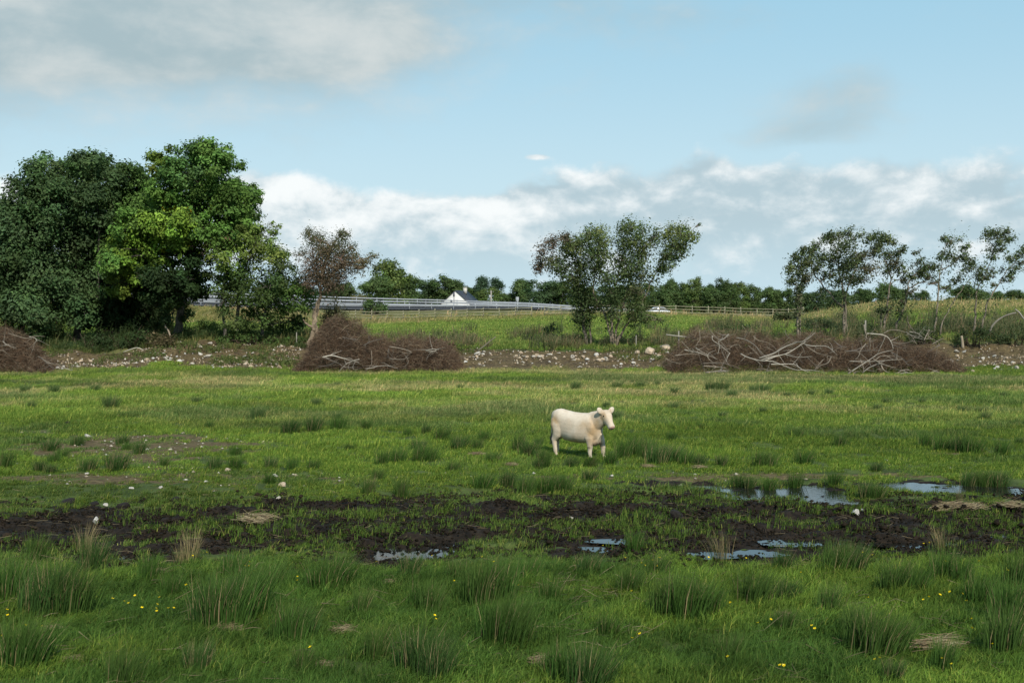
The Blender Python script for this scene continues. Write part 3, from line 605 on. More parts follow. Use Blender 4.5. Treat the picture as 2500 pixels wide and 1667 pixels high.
# ------------------------------------------------------------------ bushes
def bush(name, label, cat, px, py, w, h, Y, col, seed, leaf=.1, dens=20, group=None, stems=5, twigcol=(.9, .75, .6), ground=True, var=1.):
    r = np.random.default_rng(seed); s = Y / F; base = W(px, py, Y)
    if ground: base[2] = float(zt(base[0], base[1])) - .05
    root = empty(name, base, label, cat, group); cr = Crown(); wb = MB()
    nb = max(4, int(5 + max(w / max(h, 4), h / max(w, 4) * .9) * 3))
    for i in range(nb):
        fx = r.uniform(-.85, .85); top = math.sqrt(1 - fx * fx * .8)
        c = np.array([fx * w * s, r.uniform(-.4, .4) * min(w, 2 * h) * s, h * s * top * r.uniform(.15 if h > w * 1.6 else .3, .78)])
        rad = np.array([w * s * .32 * r.uniform(.7, 1.2), w * s * .3, h * s * .3]); rad[0] = min(rad[0], h * s * .6); rad[1] = min(rad[1], h * s * .6)
        cr.blob(r, c, rad, int(max(40, dens * 12 * rad[0] * rad[2])), leaf, np.array(col) * 1.55 * r.uniform(.85, 1.15), 24, .7, .75, .42)
        for _ in range(stems):
            e = c + r.normal(size=3) * rad * .8; q = spline([(c[0] * .5 + r.normal() * .1, 0, 0), (c * .5 + e * .1) + r.normal(0, .08, 3), e], 3)
            wb.tube(q, np.linspace(.035, .008, len(q)), 4, twigcol, False)
    wb.build('stems', M_BARK).parent = root
    cr.mb.build('foliage', M_LEAF).parent = root
    return root
BUSH = [
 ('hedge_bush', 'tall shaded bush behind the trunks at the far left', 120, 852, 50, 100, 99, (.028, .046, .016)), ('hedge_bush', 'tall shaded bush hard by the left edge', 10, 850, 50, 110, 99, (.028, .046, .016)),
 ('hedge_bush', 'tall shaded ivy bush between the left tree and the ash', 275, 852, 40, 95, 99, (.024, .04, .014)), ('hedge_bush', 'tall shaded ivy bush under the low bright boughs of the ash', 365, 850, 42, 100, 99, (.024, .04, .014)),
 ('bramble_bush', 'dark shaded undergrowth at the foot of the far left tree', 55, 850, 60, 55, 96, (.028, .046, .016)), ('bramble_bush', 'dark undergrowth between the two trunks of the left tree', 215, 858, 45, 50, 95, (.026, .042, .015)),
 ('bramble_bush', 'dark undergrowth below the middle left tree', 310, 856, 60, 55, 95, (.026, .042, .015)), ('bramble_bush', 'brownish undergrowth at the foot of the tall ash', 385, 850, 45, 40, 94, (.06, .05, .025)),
 ('bramble_bush', 'pale yellow-green sapling bush lit beside the ash trunk', 500, 815, 45, 50, 104, (.13, .145, .035)), ('bramble_bush', 'yellow-green sunlit bush in the gap left of the ash trunk', 412, 800, 22, 60, 108, (.14, .15, .035)),
 ('bramble_bush', 'low green bramble patch above the rubble, below the hawthorn', 620, 840, 90, 28, 94.5, (.05, .08, .022)), ('bramble_bush', 'small green bush right of the hawthorn by the thin stake', 715, 838, 30, 32, 95, (.045, .08, .02)),
 ('dead_bush', 'reddish brown dead bush behind the central brush pile', 822, 832, 48, 68, 93, (.11, .058, .042)), ('dead_bush', 'low brown dead brush at the right end of the central brush pile', 1075, 872, 42, 40, 91, (.10, .062, .04)),
 ('ivy_column', 'dark ivy-smothered stump behind the half-dead thorn', 818, 790, 30, 125, 101, (.045, .042, .02)), ('bush', 'rounded green bush in front of the guard rails', 912, 760, 30, 36, 168, (.045, .07, .025)),
 ('bush', 'dark green gorse bush on the slope right of the birch clump', 1800, 825, 45, 38, 108, (.028, .046, .018)), ('bush', 'small dark bush on the slope behind the leaning rail', 1735, 830, 34, 26, 106, (.045, .052, .022)),
 ('bush', 'dark bush on the slope under the broad sparse tree', 2000, 800, 42, 30, 115, (.032, .045, .02)), ('bush', 'dark bush by the end of the fence on the slope', 1910, 775, 34, 22, 140, (.05, .06, .026)),
 ('bush', 'low bush left of the birch clump trunk', 1385, 842, 45, 32, 100, (.045, .065, .025)), ('bush', 'thin spindly bush left of the central clump', 1350, 805, 24, 55, 104, (.055, .07, .03)),
 ('bramble_bush', 'dark bramble hedge right of the brush pile', 2255, 862, 55, 45, 93, (.03, .04, .017)), ('bramble_bush', 'dark bramble hedge near the right edge above the stones', 2370, 862, 60, 48, 93, (.028, .04, .016)),
 ('bramble_bush', 'dark bramble hedge at the very right edge', 2490, 862, 60, 50, 93.5, (.03, .042, .017)), ('bramble_bush', 'low dark bramble behind the big right brush pile', 2110, 838, 80, 30, 95, (.03, .038, .017)),
 ('bush', 'olive rounded bush at the end of the fence before the far trees', 1928, 752, 16, 22, 180, (.10, .105, .03)), ('bush', 'brown-green scrub at the road edge right of the thorn tree', 880, 735, 30, 40, 205, (.085, .08, .03))]
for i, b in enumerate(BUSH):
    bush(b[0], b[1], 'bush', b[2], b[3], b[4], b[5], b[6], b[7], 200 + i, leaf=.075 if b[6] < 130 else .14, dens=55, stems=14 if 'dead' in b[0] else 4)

# ------------------------------------------------------------------ far trees
def far_proto(seed, tall=False, col=(.085, .13, .042)):
    r = np.random.default_rng(seed); cr = Crown(); wb = MB()
    wb.tube([(0, 0, -.6), (.1, 0, 3), (0, .1, 6)], [.35, .28, .12], 6)
    if tall:
        for i in range(9):
            a = r.uniform(0, 6.28); q = r.uniform(0, 2.2); c = np.array([math.cos(a) * q, math.sin(a) * q, r.uniform(6.5, 11)])
            cr.blob(r, c, (1.8, 1.8, 1.4), 420, .22, np.array(col) * r.uniform(.8, 1.2), 18, .7); wb.tube([(0, 0, 4), c * .8, c], [.15, .1, .04], 5)
    else:
        for i in range(26):
            a = r.uniform(0, 6.28); z = r.uniform(.4, 10.4); w = 4.4 * math.sqrt(max(.05, 1 - ((z - 5.) / 6.2) ** 2)); q = w * math.sqrt(r.uniform(.1, 1)) * .85
            c = np.array([math.cos(a) * q, math.sin(a) * q, z])
            cr.blob(r, c, (1.9, 1.9, 1.5), 420, .22, np.array(col) * r.uniform(.78, 1.22), 40, .5, .75, .28)
            if i % 4 == 0: wb.tube([(0, 0, 3), c * .6 + np.array([0, 0, .8]), c], [.15, .1, .04], 5)
    t = wb.build('trunk', M_BARK); c = cr.mb.build('crown', M_LEAF)
    return t, c
FT = [(960, 640, 62, 262, 'o'), (915, 672, 55, 255, 'm'), (985, 668, 45, 270, 'm'), (1072, 672, 50, 352, 'm'), (1030, 680, 42, 352, 'd'), (1102, 684, 45, 352, 'm'), (1174, 671, 24, 330, 't'), (1209, 675, 22, 335, 't'), (1142, 699, 42, 352, 'm'), (1190, 704, 42, 315, 'o'), (1228, 712, 30, 330, 'm'),
      (1279, 681, 38, 330, 'm'), (1322, 680, 48, 320, 'd'), (1250, 712, 30, 335, 'm'), (1375, 688, 45, 320, 'm'), (1430, 692, 45, 330, 'm'), (1480, 695, 45, 330, 'd'), (1530, 694, 42, 335, 'm'), (1575, 690, 40, 330, 'm'), (1630, 677, 28, 320, 'm'), (1657, 686, 28, 330, 'd'), (1690, 681, 32, 325, 'o'), (1720, 689, 28, 330, 'd'), (1758, 678, 28, 320, 'd'),
      (1783, 683, 28, 315, 'm'), (1743, 698, 42, 310, 'm'), (1803, 692, 32, 320, 'o'), (1835, 694, 30, 325, 'm'), (1868, 698, 32, 330, 'm'), (1892, 707, 25, 335, 'm'), (1915, 703, 26, 330, 'm'), (1695, 704, 38, 312, 'o'), (1646, 709, 38, 312, 'm'), (1605, 706, 40, 315, 'm'), (1955, 712, 30, 325, 'm'), (1992, 702, 38, 320, 'd'), (2035, 704, 34, 325, 'd'), (2065, 706, 34, 330, 'm'), (2100, 704, 34, 335, 'm'),
      (2135, 708, 34, 325, 'm'), (2169, 687, 38, 310, 'm'), (2205, 706, 28, 325, 'm'), (2244, 708, 30, 330, 'm'), (2364, 693, 45, 300, 'm'), (2336, 704, 32, 310, 'd'), (2398, 706, 30, 315, 'm'), (2478, 705, 38, 330, 'm'), (2440, 711, 26, 335, 'm'), (2520, 704, 36, 330, 'm'), (2580, 700, 40, 330, 'm'),
      (850, 690, 45, 270, 'm'), (790, 694, 45, 280, 'd'), (720, 688, 50, 275, 'm'), (650, 692, 50, 280, 'm'), (570, 690, 50, 275, 'd'), (490, 694, 50, 280, 'm'), (400, 690, 55, 270, 'm'), (310, 690, 55, 275, 'd'), (220, 692, 55, 280, 'm'), (130, 690, 55, 275, 'm'), (40, 690, 55, 280, 'm'), (-60, 690, 60, 275, 'm')]
def build_far():
    pr = {'m': [far_proto(401), far_proto(402), far_proto(403)], 'd': [far_proto(404, col=(.06, .10, .042)), far_proto(405, col=(.064, .10, .04))], 'o': [far_proto(406, col=(.12, .165, .045)), far_proto(407, col=(.11, .155, .045))], 't': [far_proto(408, True, (.045, .078, .042))]}
    used = set(); r = random.Random(3)
    for k, (px, py, w, Y, kind) in enumerate(FT):
        p = W(px, HY, Y); p[2] = float(zt(p[0], p[1])); top = H - (py - HY) * Y / F; hs = (top - p[2]) / 11.4; ws = w * Y / F / 5.0
        if kind == 't': ws = w * Y / F / 3.4; hs = (top - p[2]) / 12
        if px < 870: lab = 'dark tree beyond the road behind the left hedgerow'
        elif kind == 't': lab = 'tall clear-trunked tree with a high rounded head, ' + ('left' if px < 1190 else 'right') + ' of the pair behind the utility pole'
        elif px < 1000: lab = {960: 'largest far tree, round-topped and mid-green, right of the half-dead thorn', 915: 'lower green far tree between the thorn tree and the largest far tree', 985: 'far tree on the right shoulder of the largest far tree'}[px]
        elif px < 1130: lab = 'broad tree standing behind the white house'
        elif px < 1260: lab = 'lower tree by the utility pole right of the white house'
        elif px < 1590: lab = 'tree of the far hedgerow behind the central birch clump'
        elif px < 1930: lab = {'o': 'lighter green', 'd': 'darker blue-green', 'm': 'mid-green'}[kind] + ' tree of the far wood behind the right-hand fence'
        elif px < 2300: lab = 'far tree seen behind the sparse right-hand trees'
        else: lab = 'far tree on the skyline beyond the right-hand crest'
        root = empty('far_tree', p, lab, 'tree', 'trees along the far skyline', r.uniform(0, 6.28)); root.scale = (ws, ws, hs)
        t, c = pr[kind][k % len(pr[kind])]
        for q in (t, c):
            if q.name not in used: used.add(q.name); o = q
            else: o = q.copy(); COL.objects.link(o)
            o.parent = root
    for L_ in pr.values():
        for t, c in L_:
            for q in (t, c):
                if q.name not in used: bpy.data.objects.remove(q)
build_far()

# ------------------------------------------------------------------ house, pole, sign, car
def build_house():
    Y = 300.; s = Y / F; c = W(1112, 745, Y); g = float(zt(c[0], c[1])); c[2] = g
    root = empty('white_house', c, 'white gabled house with a dark slate roof behind the guard rails', 'house', rz=math.radians(-16))
    w, dp = 3.9, 9.; za = H - (711.0 - HY) * s - g; ze = za - w * .84
    mw = solid_mat('white_render', (.80, .78, .74), .8, .06, .6); mr = solid_mat('slate', (.045, .05, .06), .6, .25, 1.5); mg = solid_mat('dark_glass', (.02, .025, .03), .2, .1); mc = solid_mat('chimney_render', (.55, .52, .46), .85, .15, 1.)
    mp = solid_mat('pipe_grey', (.10, .10, .13), .5, .1)
    v = np.array([(x, y, z) for y in (0, dp) for x, z in ((-w, -.3), (w, -.3), (w, ze), (0, za), (-w, ze))])
    t = [(0, 1, 2), (0, 2, 4), (4, 2, 3), (5, 7, 6), (5, 9, 7), (9, 8, 7), (0, 5, 6), (0, 6, 1), (1, 6, 7), (1, 7, 2), (4, 9, 5), (4, 5, 0)]
    o = obj('wall', new_mesh('wall', v, t), parent=root); o.data.materials.append(mw)
    mb = MB()
    for sx in (-1, 1):
        e = np.array([(0, za + .06), (sx * (w + .35), ze - .37 * (za - ze) / w + .06)]); th = .14
        q = np.array([(x, y, z + d) for d in (0, th) for y in (-.18, dp + .18) for x, z in e])
        mb.add(q, [(0, 1, 3), (0, 3, 2), (4, 7, 5), (4, 6, 7), (0, 4, 5), (0, 5, 1), (2, 3, 7), (2, 7, 6), (1, 5, 7), (1, 7, 3), (0, 2, 6), (0, 6, 4)])
    rf = mb.build('roof', mr); rf.parent = root
    mb = MB(); mb.box((.75, 5.4, za + .2), (.8, .8, 1.5)); ch = mb.build('chimney', mc); ch.parent = rf
    mb = MB(); mb.box((.75, 5.4, za + .98), (.95, .95, .12)); mb.build('chimney_cap', mc).parent = rf
    for (x, z) in ((-1.0, ze + .9), (1.5, ze - 1.4), (-1.6, ze - 1.4)):
        mb = MB(); mb.box((x, -.02, z), (.62, .1, .8)); f = mb.build('window', mw); f.parent = root
        mb = MB(); mb.box((x, -.085, z), (.46, .04, .64)); mb.build('pane', mg).parent = f
    mb = MB(); mb.tube([(-.35, -.09, 0), (-.35, -.09, za - .5)], .06, 6); mb.box((-.35, -.10, za - .7), (.35, .12, 1.0)); mb.build('downpipe', mp).parent = root
build_house()
def build_pole():
    p = W(1199, 743, 300); p[2] = float(zt(p[0], p[1])); top = H - (709 - HY) * .1 - p[2]
    root = empty('utility_pole', p, 'bare utility pole with a small transformer right of the white house', 'utility pole')
    mb = MB(); mb.tube([(0, 0, -.3), (0, 0, top)], [.17, .12], 8); mb.build('pole', solid_mat('pole_wood', (.36, .33, .28), .85, .2)).parent = root
    mb = MB(); mb.box((-.2, 0, top - .45), (1.6, .12, .12)); mb.build('crossarm', M_BARK).parent = root
    mb = MB(); mb.tube([(-.32, 0, top - 2.0), (-.32, 0, top - 1.1)], .22, 8); mb.build('transformer', M_STEEL).parent = root
    for x in (-.9, -.2, .5):
        mb = MB(); mb.tube([(x, 0, top - .4), (x, 0, top - .15)], [.05, .03], 6); mb.build('insulator', M_STEEL).parent = root
    p = W(1263, 757, 183); root = empty('road_sign', (p[0], p[1], float(zt(p[0], p[1]))), 'grey back of a road sign on a post by the end of the guard rails', 'road sign')
    z0 = root.location.z; zb = H - (738 - HY) * 183 / F - z0; za = H - (725 - HY) * 183 / F - z0
    mb = MB(); mb.tube([(0, 0, -.2), (0, 0, za - .05)], .045, 6); mb.build('post', M_STEEL).parent = root
    mb = MB(); mb.box((0, .06, (za + zb) / 2), (.46, .02, za - zb)); mb.build('panel', solid_mat('sign_back', (.34, .36, .36), .55, .1)).parent = root
    for z in (za - .15, zb + .15):
        mb = MB(); mb.box((0, .045, z), (.4, .02, .05)); mb.build('bracket', M_STEEL).parent = root
build_pole()
def build_car():
    p = road_pt(1613, .3, .06); y = p[1]
    root = empty('parked_car', p, 'white car passing behind the fence with only its roof showing', 'car', rz=math.radians(4)); root.name = 'car'
    mw = solid_mat('car_paint', (.75, .76, .77), .25, .03); mg = solid_mat('car_glass', (.03, .04, .05), .1, .1); mt = solid_mat('tyre', (.02, .02, .02), .9, .2); ml = solid_mat('lamp_glass', (.7, .7, .68), .1, .05)
    def loft(st, prof):
        mb = MB(); n = len(prof(0, 1, 1)); V = np.array([prof(*s_) for s_ in st]).reshape(-1, 3); t = []
        for i in range(len(st) - 1):
            for k in range(n):
                q = (k + 1) % n; t += [(i * n + k, i * n + q, (i + 1) * n + q), (i * n + k, (i + 1) * n + q, (i + 1) * n + k)]
        for k in range(1, n - 1): t += [(0, k + 1, k), ((len(st) - 1) * n, (len(st) - 1) * n + k, (len(st) - 1) * n + k + 1)]
        mb.add(V, t); return mb
    def body(x, w, h): return [(x, -w, .25), (x, -w * 1.02, .55), (x, -w * .95, h), (x, w * .95, h), (x, w * 1.02, .55), (x, w, .25)]
    loft([(-2.15, .70, .75), (-2.0, .82, .92), (-1.2, .86, .95), (.6, .86, .95), (1.7, .82, .82), (2.1, .72, .68)], body).build('body', mw, None, True).parent = root
    def cab(x, w, h): return [(x, -w, .93), (x, -w * .82, h), (x, w * .82, h), (x, w, .93)]
    loft([(-1.75, .74, 1.0), (-1.2, .78, 1.40), (-.3, .80, 1.46), (.45, .79, 1.40), (1.15, .74, 1.0)], cab).build('glasshouse', mg, None, True).parent = root
    def rf(x, w, h): return [(x, -w, h - .05), (x, -w * .9, h + .02), (x, w * .9, h + .02), (x, w, h - .05)]
    loft([(-1.6, .66, 1.16), (-1.2, .67, 1.42), (-.3, .69, 1.48), (.45, .68, 1.42), (1.0, .66, 1.12)], rf).build('roof', mw, None, True).parent = root
    for x in (-1.35, 1.3):
        for s_ in (-1, 1):
            mb = MB(); mb.tube([(x, s_ * .66, .31), (x, s_ * .88, .31)], .31, 16); wh = mb.build('wheel', mt); wh.parent = root
            mb = MB(); mb.tube([(x, s_ * .87, .31), (x, s_ * .895, .31)], .19, 12); mb.build('rim', M_STEEL).parent = wh
    for s_ in (-1, 1):
        mb = MB(); mb.box((2.03, s_ * .55, .62), (.14, .28, .12)); mb.build('headlight', ml).parent = root
build_car()

# ------------------------------------------------------------------ stones, rubble
def stone_mesh(name, seed, flat=.7):
    import bmesh
    bm = bmesh.new(); bmesh.ops.create_icosphere(bm, subdivisions=2, radius=1.)
    r = np.random.default_rng(seed); pl = norm(r.normal(size=(9, 3))); dd = r.uniform(.42, .82, 9)
    for v in bm.verts:
        p = np.array(v.co)
        for n, d in zip(pl, dd):
            e = p @ n - d
            if e > 0: p = p - n * e * .92
        p = p * (1 + r.normal(0, .03)); p[2] *= flat; v.co = p
    me = bpy.data.meshes.new(name); bm.to_mesh(me); bm.free()
    a = me.color_attributes.new('tint', 'FLOAT_COLOR', 'POINT'); c = np.ones((len(me.vertices), 4), np.float32)
    base = [(1.25, 1.23, 1.2), (1.1, 1.02, .9), (1.05, .86, .66), (1.3, 1.3, 1.28), (.85, .80, .72), (1.15, 1.1, 1.02)][seed % 6]
    c[:, :3] = np.array(base) * (1 + r.normal(0, .07, (len(c), 1))); a.data.foreach_set('color', c.ravel()); me.materials.append(M_STONE); return me
STM = [stone_mesh('stone', 500 + i, (.75, .55, .9, .65)[i % 4]) for i in range(12)]
WHT = [STM[0], STM[3], STM[6], STM[9]]
sr = random.Random(9)
def stone(px, py, w, label, group=None, white=None, name='stone', me=None, sink=.25):
    x, y, z = PY(px, py); s = w / 2 * y / F * (1 if y > 80 else .8)
    me = me or (sr.choice(WHT) if white else sr.choice(STM))
    o = obj(name, me, (x, y, z + s * (.55 - sink)), (sr.uniform(-.4, .4), sr.uniform(-.4, .4), sr.uniform(0, 6.3)), (s * sr.uniform(.9, 1.15), s * sr.uniform(.8, 1.1), s * sr.uniform(.8, 1.1)))
    return tag(o, label, 'stone', group)
BOULD = [(513, 842, 19, 'pale round boulder high on the left rubble bank under the ash'), (483, 846, 13, 'smaller pale boulder beside the round one on the left rubble bank'), (510, 873, 23, 'largest white boulder in the middle of the left rubble bank'), (488, 872, 16, 'tan boulder left of the largest white boulder'),
 (197, 886, 15, 'rounded cream stone at the left end of the rubble strip'), (221, 886, 13, 'slanting cream stone right of the rounded one at the rubble strip end'), (575, 880, 15, 'flat tan stone on the rubble bank right of the white boulder'), (600, 892, 13, 'ochre stone low on the left rubble bank'), (612, 899, 15, 'orange-brown stone at the foot of the left rubble bank'),
 (540, 888, 12, 'pointed tan stone at the foot of the left rubble bank'), (736, 848, 10, 'lone white stone just left of the twisted thorn trunk'), (700, 886, 11, 'pale stone beside the left end of the central brush pile'),
 (1585, 866, 28, 'big round white boulder left of the large right brush pile'), (1622, 858, 30, 'big white boulder touching the left end of the large right brush pile'), (1608, 874, 17, 'smaller white boulder below the two big ones by the right brush pile'), (1592, 880, 14, 'flat white stone in front of the two big boulders'), (1556, 866, 17, 'grey mossy boulder left of the big round white one'),
 (1165, 868, 22, 'white boulder topping the small heap right of the central brush pile'), (1180, 862, 15, 'white stone on the right of the small heap by the central brush pile'), (1140, 882, 9, 'small white stone in front of the heap by the central brush pile'),
 (1455, 872, 18, 'white slab leaning below the fan-shaped birch'), (1425, 874, 14, 'white stone among roots left of the fan-shaped birch'), (1480, 876, 12, 'square white stone below the fan-shaped birch stem'), (1340, 868, 15, 'white stone in the middle of the central rubble line'), (1320, 872, 18, 'long flat white stone in the central rubble line'), (1285, 876, 11, 'white upright stone left in the central rubble line'), (1268, 880, 10, 'round white stone at the left of the central rubble line'),
 (2335, 862, 18, 'grey-white block upper of the pair right of the brush pile'), (2337, 872, 14, 'grey-white block lower of the pair right of the brush pile'), (2355, 860, 14, 'grey-white slab beside the broken stump'), (2400, 880, 12, 'greyish boulder in the right hedge bank'), (2428, 874, 11, 'pinkish boulder in the right hedge bank'), (2457, 877, 12, 'pale grey boulder near the right edge of the hedge bank'), (2462, 894, 10, 'small pale stone at the right below the hedge bank'), (2258, 916, 10, 'pale stone at the grass edge below the brush pile end')]
for b in BOULD: stone(b[0], b[1], b[2], b[3], 'boulders of the rubble bank', True)
for i in range(11):
    a = sr.uniform(0, 6.28); stone(693 + 16 * math.cos(a) * sr.random(), 843 + 10 * math.sin(a) * sr.random(), sr.uniform(6, 11), 'white stones piled left of the thorn trunk', 'pile of white stones', True)
for i in range(12):
    stone(1160 + sr.uniform(-28, 40), 868 + sr.uniform(-3, 10), sr.uniform(6, 12), 'white stones in the heap right of the central pile', 'heap of white stones', True)
fl0 = lambda p: 893 - 40 * np.exp(-((p - 500) / 150) ** 2) - (p > 450) * 8
fl1 = lambda p: 903 if p > 430 else 893 - (p - 300) * .06
c0, c1, e0, e1, r0_, r1_ = (lambda p: 862), (lambda p: 884), (lambda p: 880), (lambda p: 902), (lambda p: 880), (lambda p: 912)
GL, GC, GE, GR = 'stones of the left rubble bank', 'stones of the central rubble line', 'stones on the central bare earth', 'stones of the right earth bank'
RUB = [(130, 265, fl0, fl1, 17, 'weathered stones in the rubble beside the left-edge brush heap', GL, False), (265, 395, fl0, fl1, 19, 'weathered stones in the rubble below the dark undergrowth', GL, False), (395, 495, fl0, fl1, 19, 'weathered stones in the rubble below the tall ash', GL, False),
       (495, 610, fl0, fl1, 20, 'weathered stones in the rubble below the bushy hawthorn', GL, False), (610, 740, fl0, fl1, 20, 'weathered stones in the rubble left of the twisted thorn', GL, False),
       (1260, 1390, c0, c1, 20, 'pale stones at the left of the central rubble line', GC, True), (1390, 1520, c0, c1, 20, 'pale stones in the rubble below the birch stems', GC, True), (1520, 1650, c0, c1, 18, 'pale stones in the rubble by the two big boulders', GC, True),
       (1130, 1385, e0, e1, 14, 'small stones on bare earth right of the central pile', GE, False), (1385, 1640, e0, e1, 14, 'small stones on bare earth left of the right pile', GE, False),
       (2260, 2380, r0_, r1_, 20, 'small stones on the earth right of the brush pile', GR, False), (2380, 2500, r0_, r1_, 20, 'small stones on the earth at the far right edge', GR, False)]
for (a, b, f0, f1, n, lab, grp, wh) in RUB:
    for i in range(n):
        p = sr.uniform(a, b); stone(p, sr.uniform(float(f0(p)), float(f1(p))), (5.0 if a > 1200 and b < 1700 and wh else 3.6) + 10.5 * sr.random() ** 2.0, lab, grp, wh and sr.random() < .7)
def rubble_stuff():
    mb = MB(); r = np.random.default_rng(77); n = 3200
    oc = np.array([(1, 0, 0), (-1, 0, 0), (0, 1, 0), (0, -1, 0), (0, 0, 1), (0, 0, -1.)]); ot = np.array([(0, 2, 4), (2, 1, 4), (1, 3, 4), (3, 0, 4), (2, 0, 5), (1, 2, 5), (3, 1, 5), (0, 3, 5)])
    x = r.uniform(-37, 38, n * 4); y = r.uniform(85, 96, n * 4)
    dn = fbm(x * .5, y * .8, 88, 5, .65); u = CX + F * x / y
    k = (soilness(x, y) > .5) & (dn > .50) & (r.random(n * 4) < np.where((u > 100) & (u < 740), .8, .35)); x = x[k][:n]; y = y[k][:n]; z = zt(x, y)
    for i in range(len(x)):
        s = r.uniform(.03, .10); v = oc * s * r.uniform(.6, 1.3, (6, 3)) + np.array([x[i], y[i], z[i] + s * .3])
        mb.add(v, ot, np.array([(1.25, 1.18, 1.08), (1.0, .80, .56), (.75, .56, .38), (1.15, .98, .74)][i % 4]) * r.uniform(.7, 1.1))
    o = mb.build('rubble', M_STONE); tag(o, kind='stuff')
rubble_stuff()
FST = [(213, 1157, 14, 'white stone in the field near the left edge'), (555, 1152, 24, 'long pale stone lying in the left middle of the field'), (320, 1194, 19, 'flat white stone above the black clods'), (392, 1193, 16, 'small white stone right of the flat one above the clods'), (258, 1234, 19, 'white stone at the left foot of the big black clod'), (487, 1204, 9, 'tiny white stone left in a scatter before the mud'), (522, 1200, 9, 'tiny white stone right in a scatter before the mud'),
 (690, 1189, 30, 'long flat pale stone before the mud left of centre'), (743, 1188, 11, 'small pale stone right of the long flat one'), (680, 1219, 18, 'flat pale stone at the edge of the black mud'), (158, 1054, 13, 'upright white stone up the left field'), (215, 1067, 24, 'flat white slab up the left field'), (565, 1098, 7, 'tiny white stone on the worn patch of the field'), (750, 1139, 8, 'tiny white stone among rushes left of centre'), (805, 1158, 6, 'tiniest white stone left of the cow'),
 (2165, 1126, 17, 'rounded white stone right of the cow in the short grass'), (1698, 1171, 8, 'small stone at the left end of the big pool'), (1770, 1175, 8, 'small stone on the near left rim of the big pool'), (2320, 1143, 9, 'small stone near the brown patch at the right'), (1869, 1272, 9, 'small white stone in the black mud right of centre'), (235, 1275, 30, 'grey pointed rock in front of the black clods'), (1396, 1268, 18, 'tan stone in the mud below the cow'), (2088, 1256, 36, 'large grey rock in the mud at the right'), (2106, 1250, 13, 'small pale stone leaning on the large grey rock'), (1088, 1155, 7, 'tiny stone by the rushes in the middle of the field'), (850, 1212, 7, 'tiny stone before the mud near the centre')]
for b in FST: stone(b[0], b[1], b[2], b[3], 'stones lying in the field', None if 'grey' in b[3] or 'tan' in b[3] else True, me=STM[4] if 'grey' in b[3] else STM[5] if b[2] < 20 and 'white' not in b[3] else None)
clm = [stone_mesh('peat_clod', 540 + i, .8) for i in range(3)]
for m_ in clm: m_.materials.clear(); m_.materials.append(M_PEAT)
for px, py, w, lab in [(300, 1240, 48, 'biggest black peat clod, left of the field'), (160, 1228, 60, 'long low peat clod at the left of the mud'), (230, 1232, 40, 'peat clod between the long clod and the biggest one'), (372, 1228, 36, 'peat clod right of the biggest one'), (788, 1258, 38, 'smooth dark clod in the mud left of centre'), (1340, 1222, 30, 'dark clod at the mud edge below the cow'), (440, 1226, 50, 'low peat clod further along the mud edge'), (165, 1036, 34, 'dark mossy mound up the left field'), (2050, 1248, 44, 'black clod left of the large grey rock'), (1480, 1240, 34, 'black clod at the edge of the mud right of centre'), (1650, 1262, 60, 'long black clod in the right mud')]:
    o = stone(px, py, w, lab, 'black peat clods', name='peat_clod', me=sr.choice(clm), sink=.5); o['category'] = 'clod'; o.scale[2] *= .75

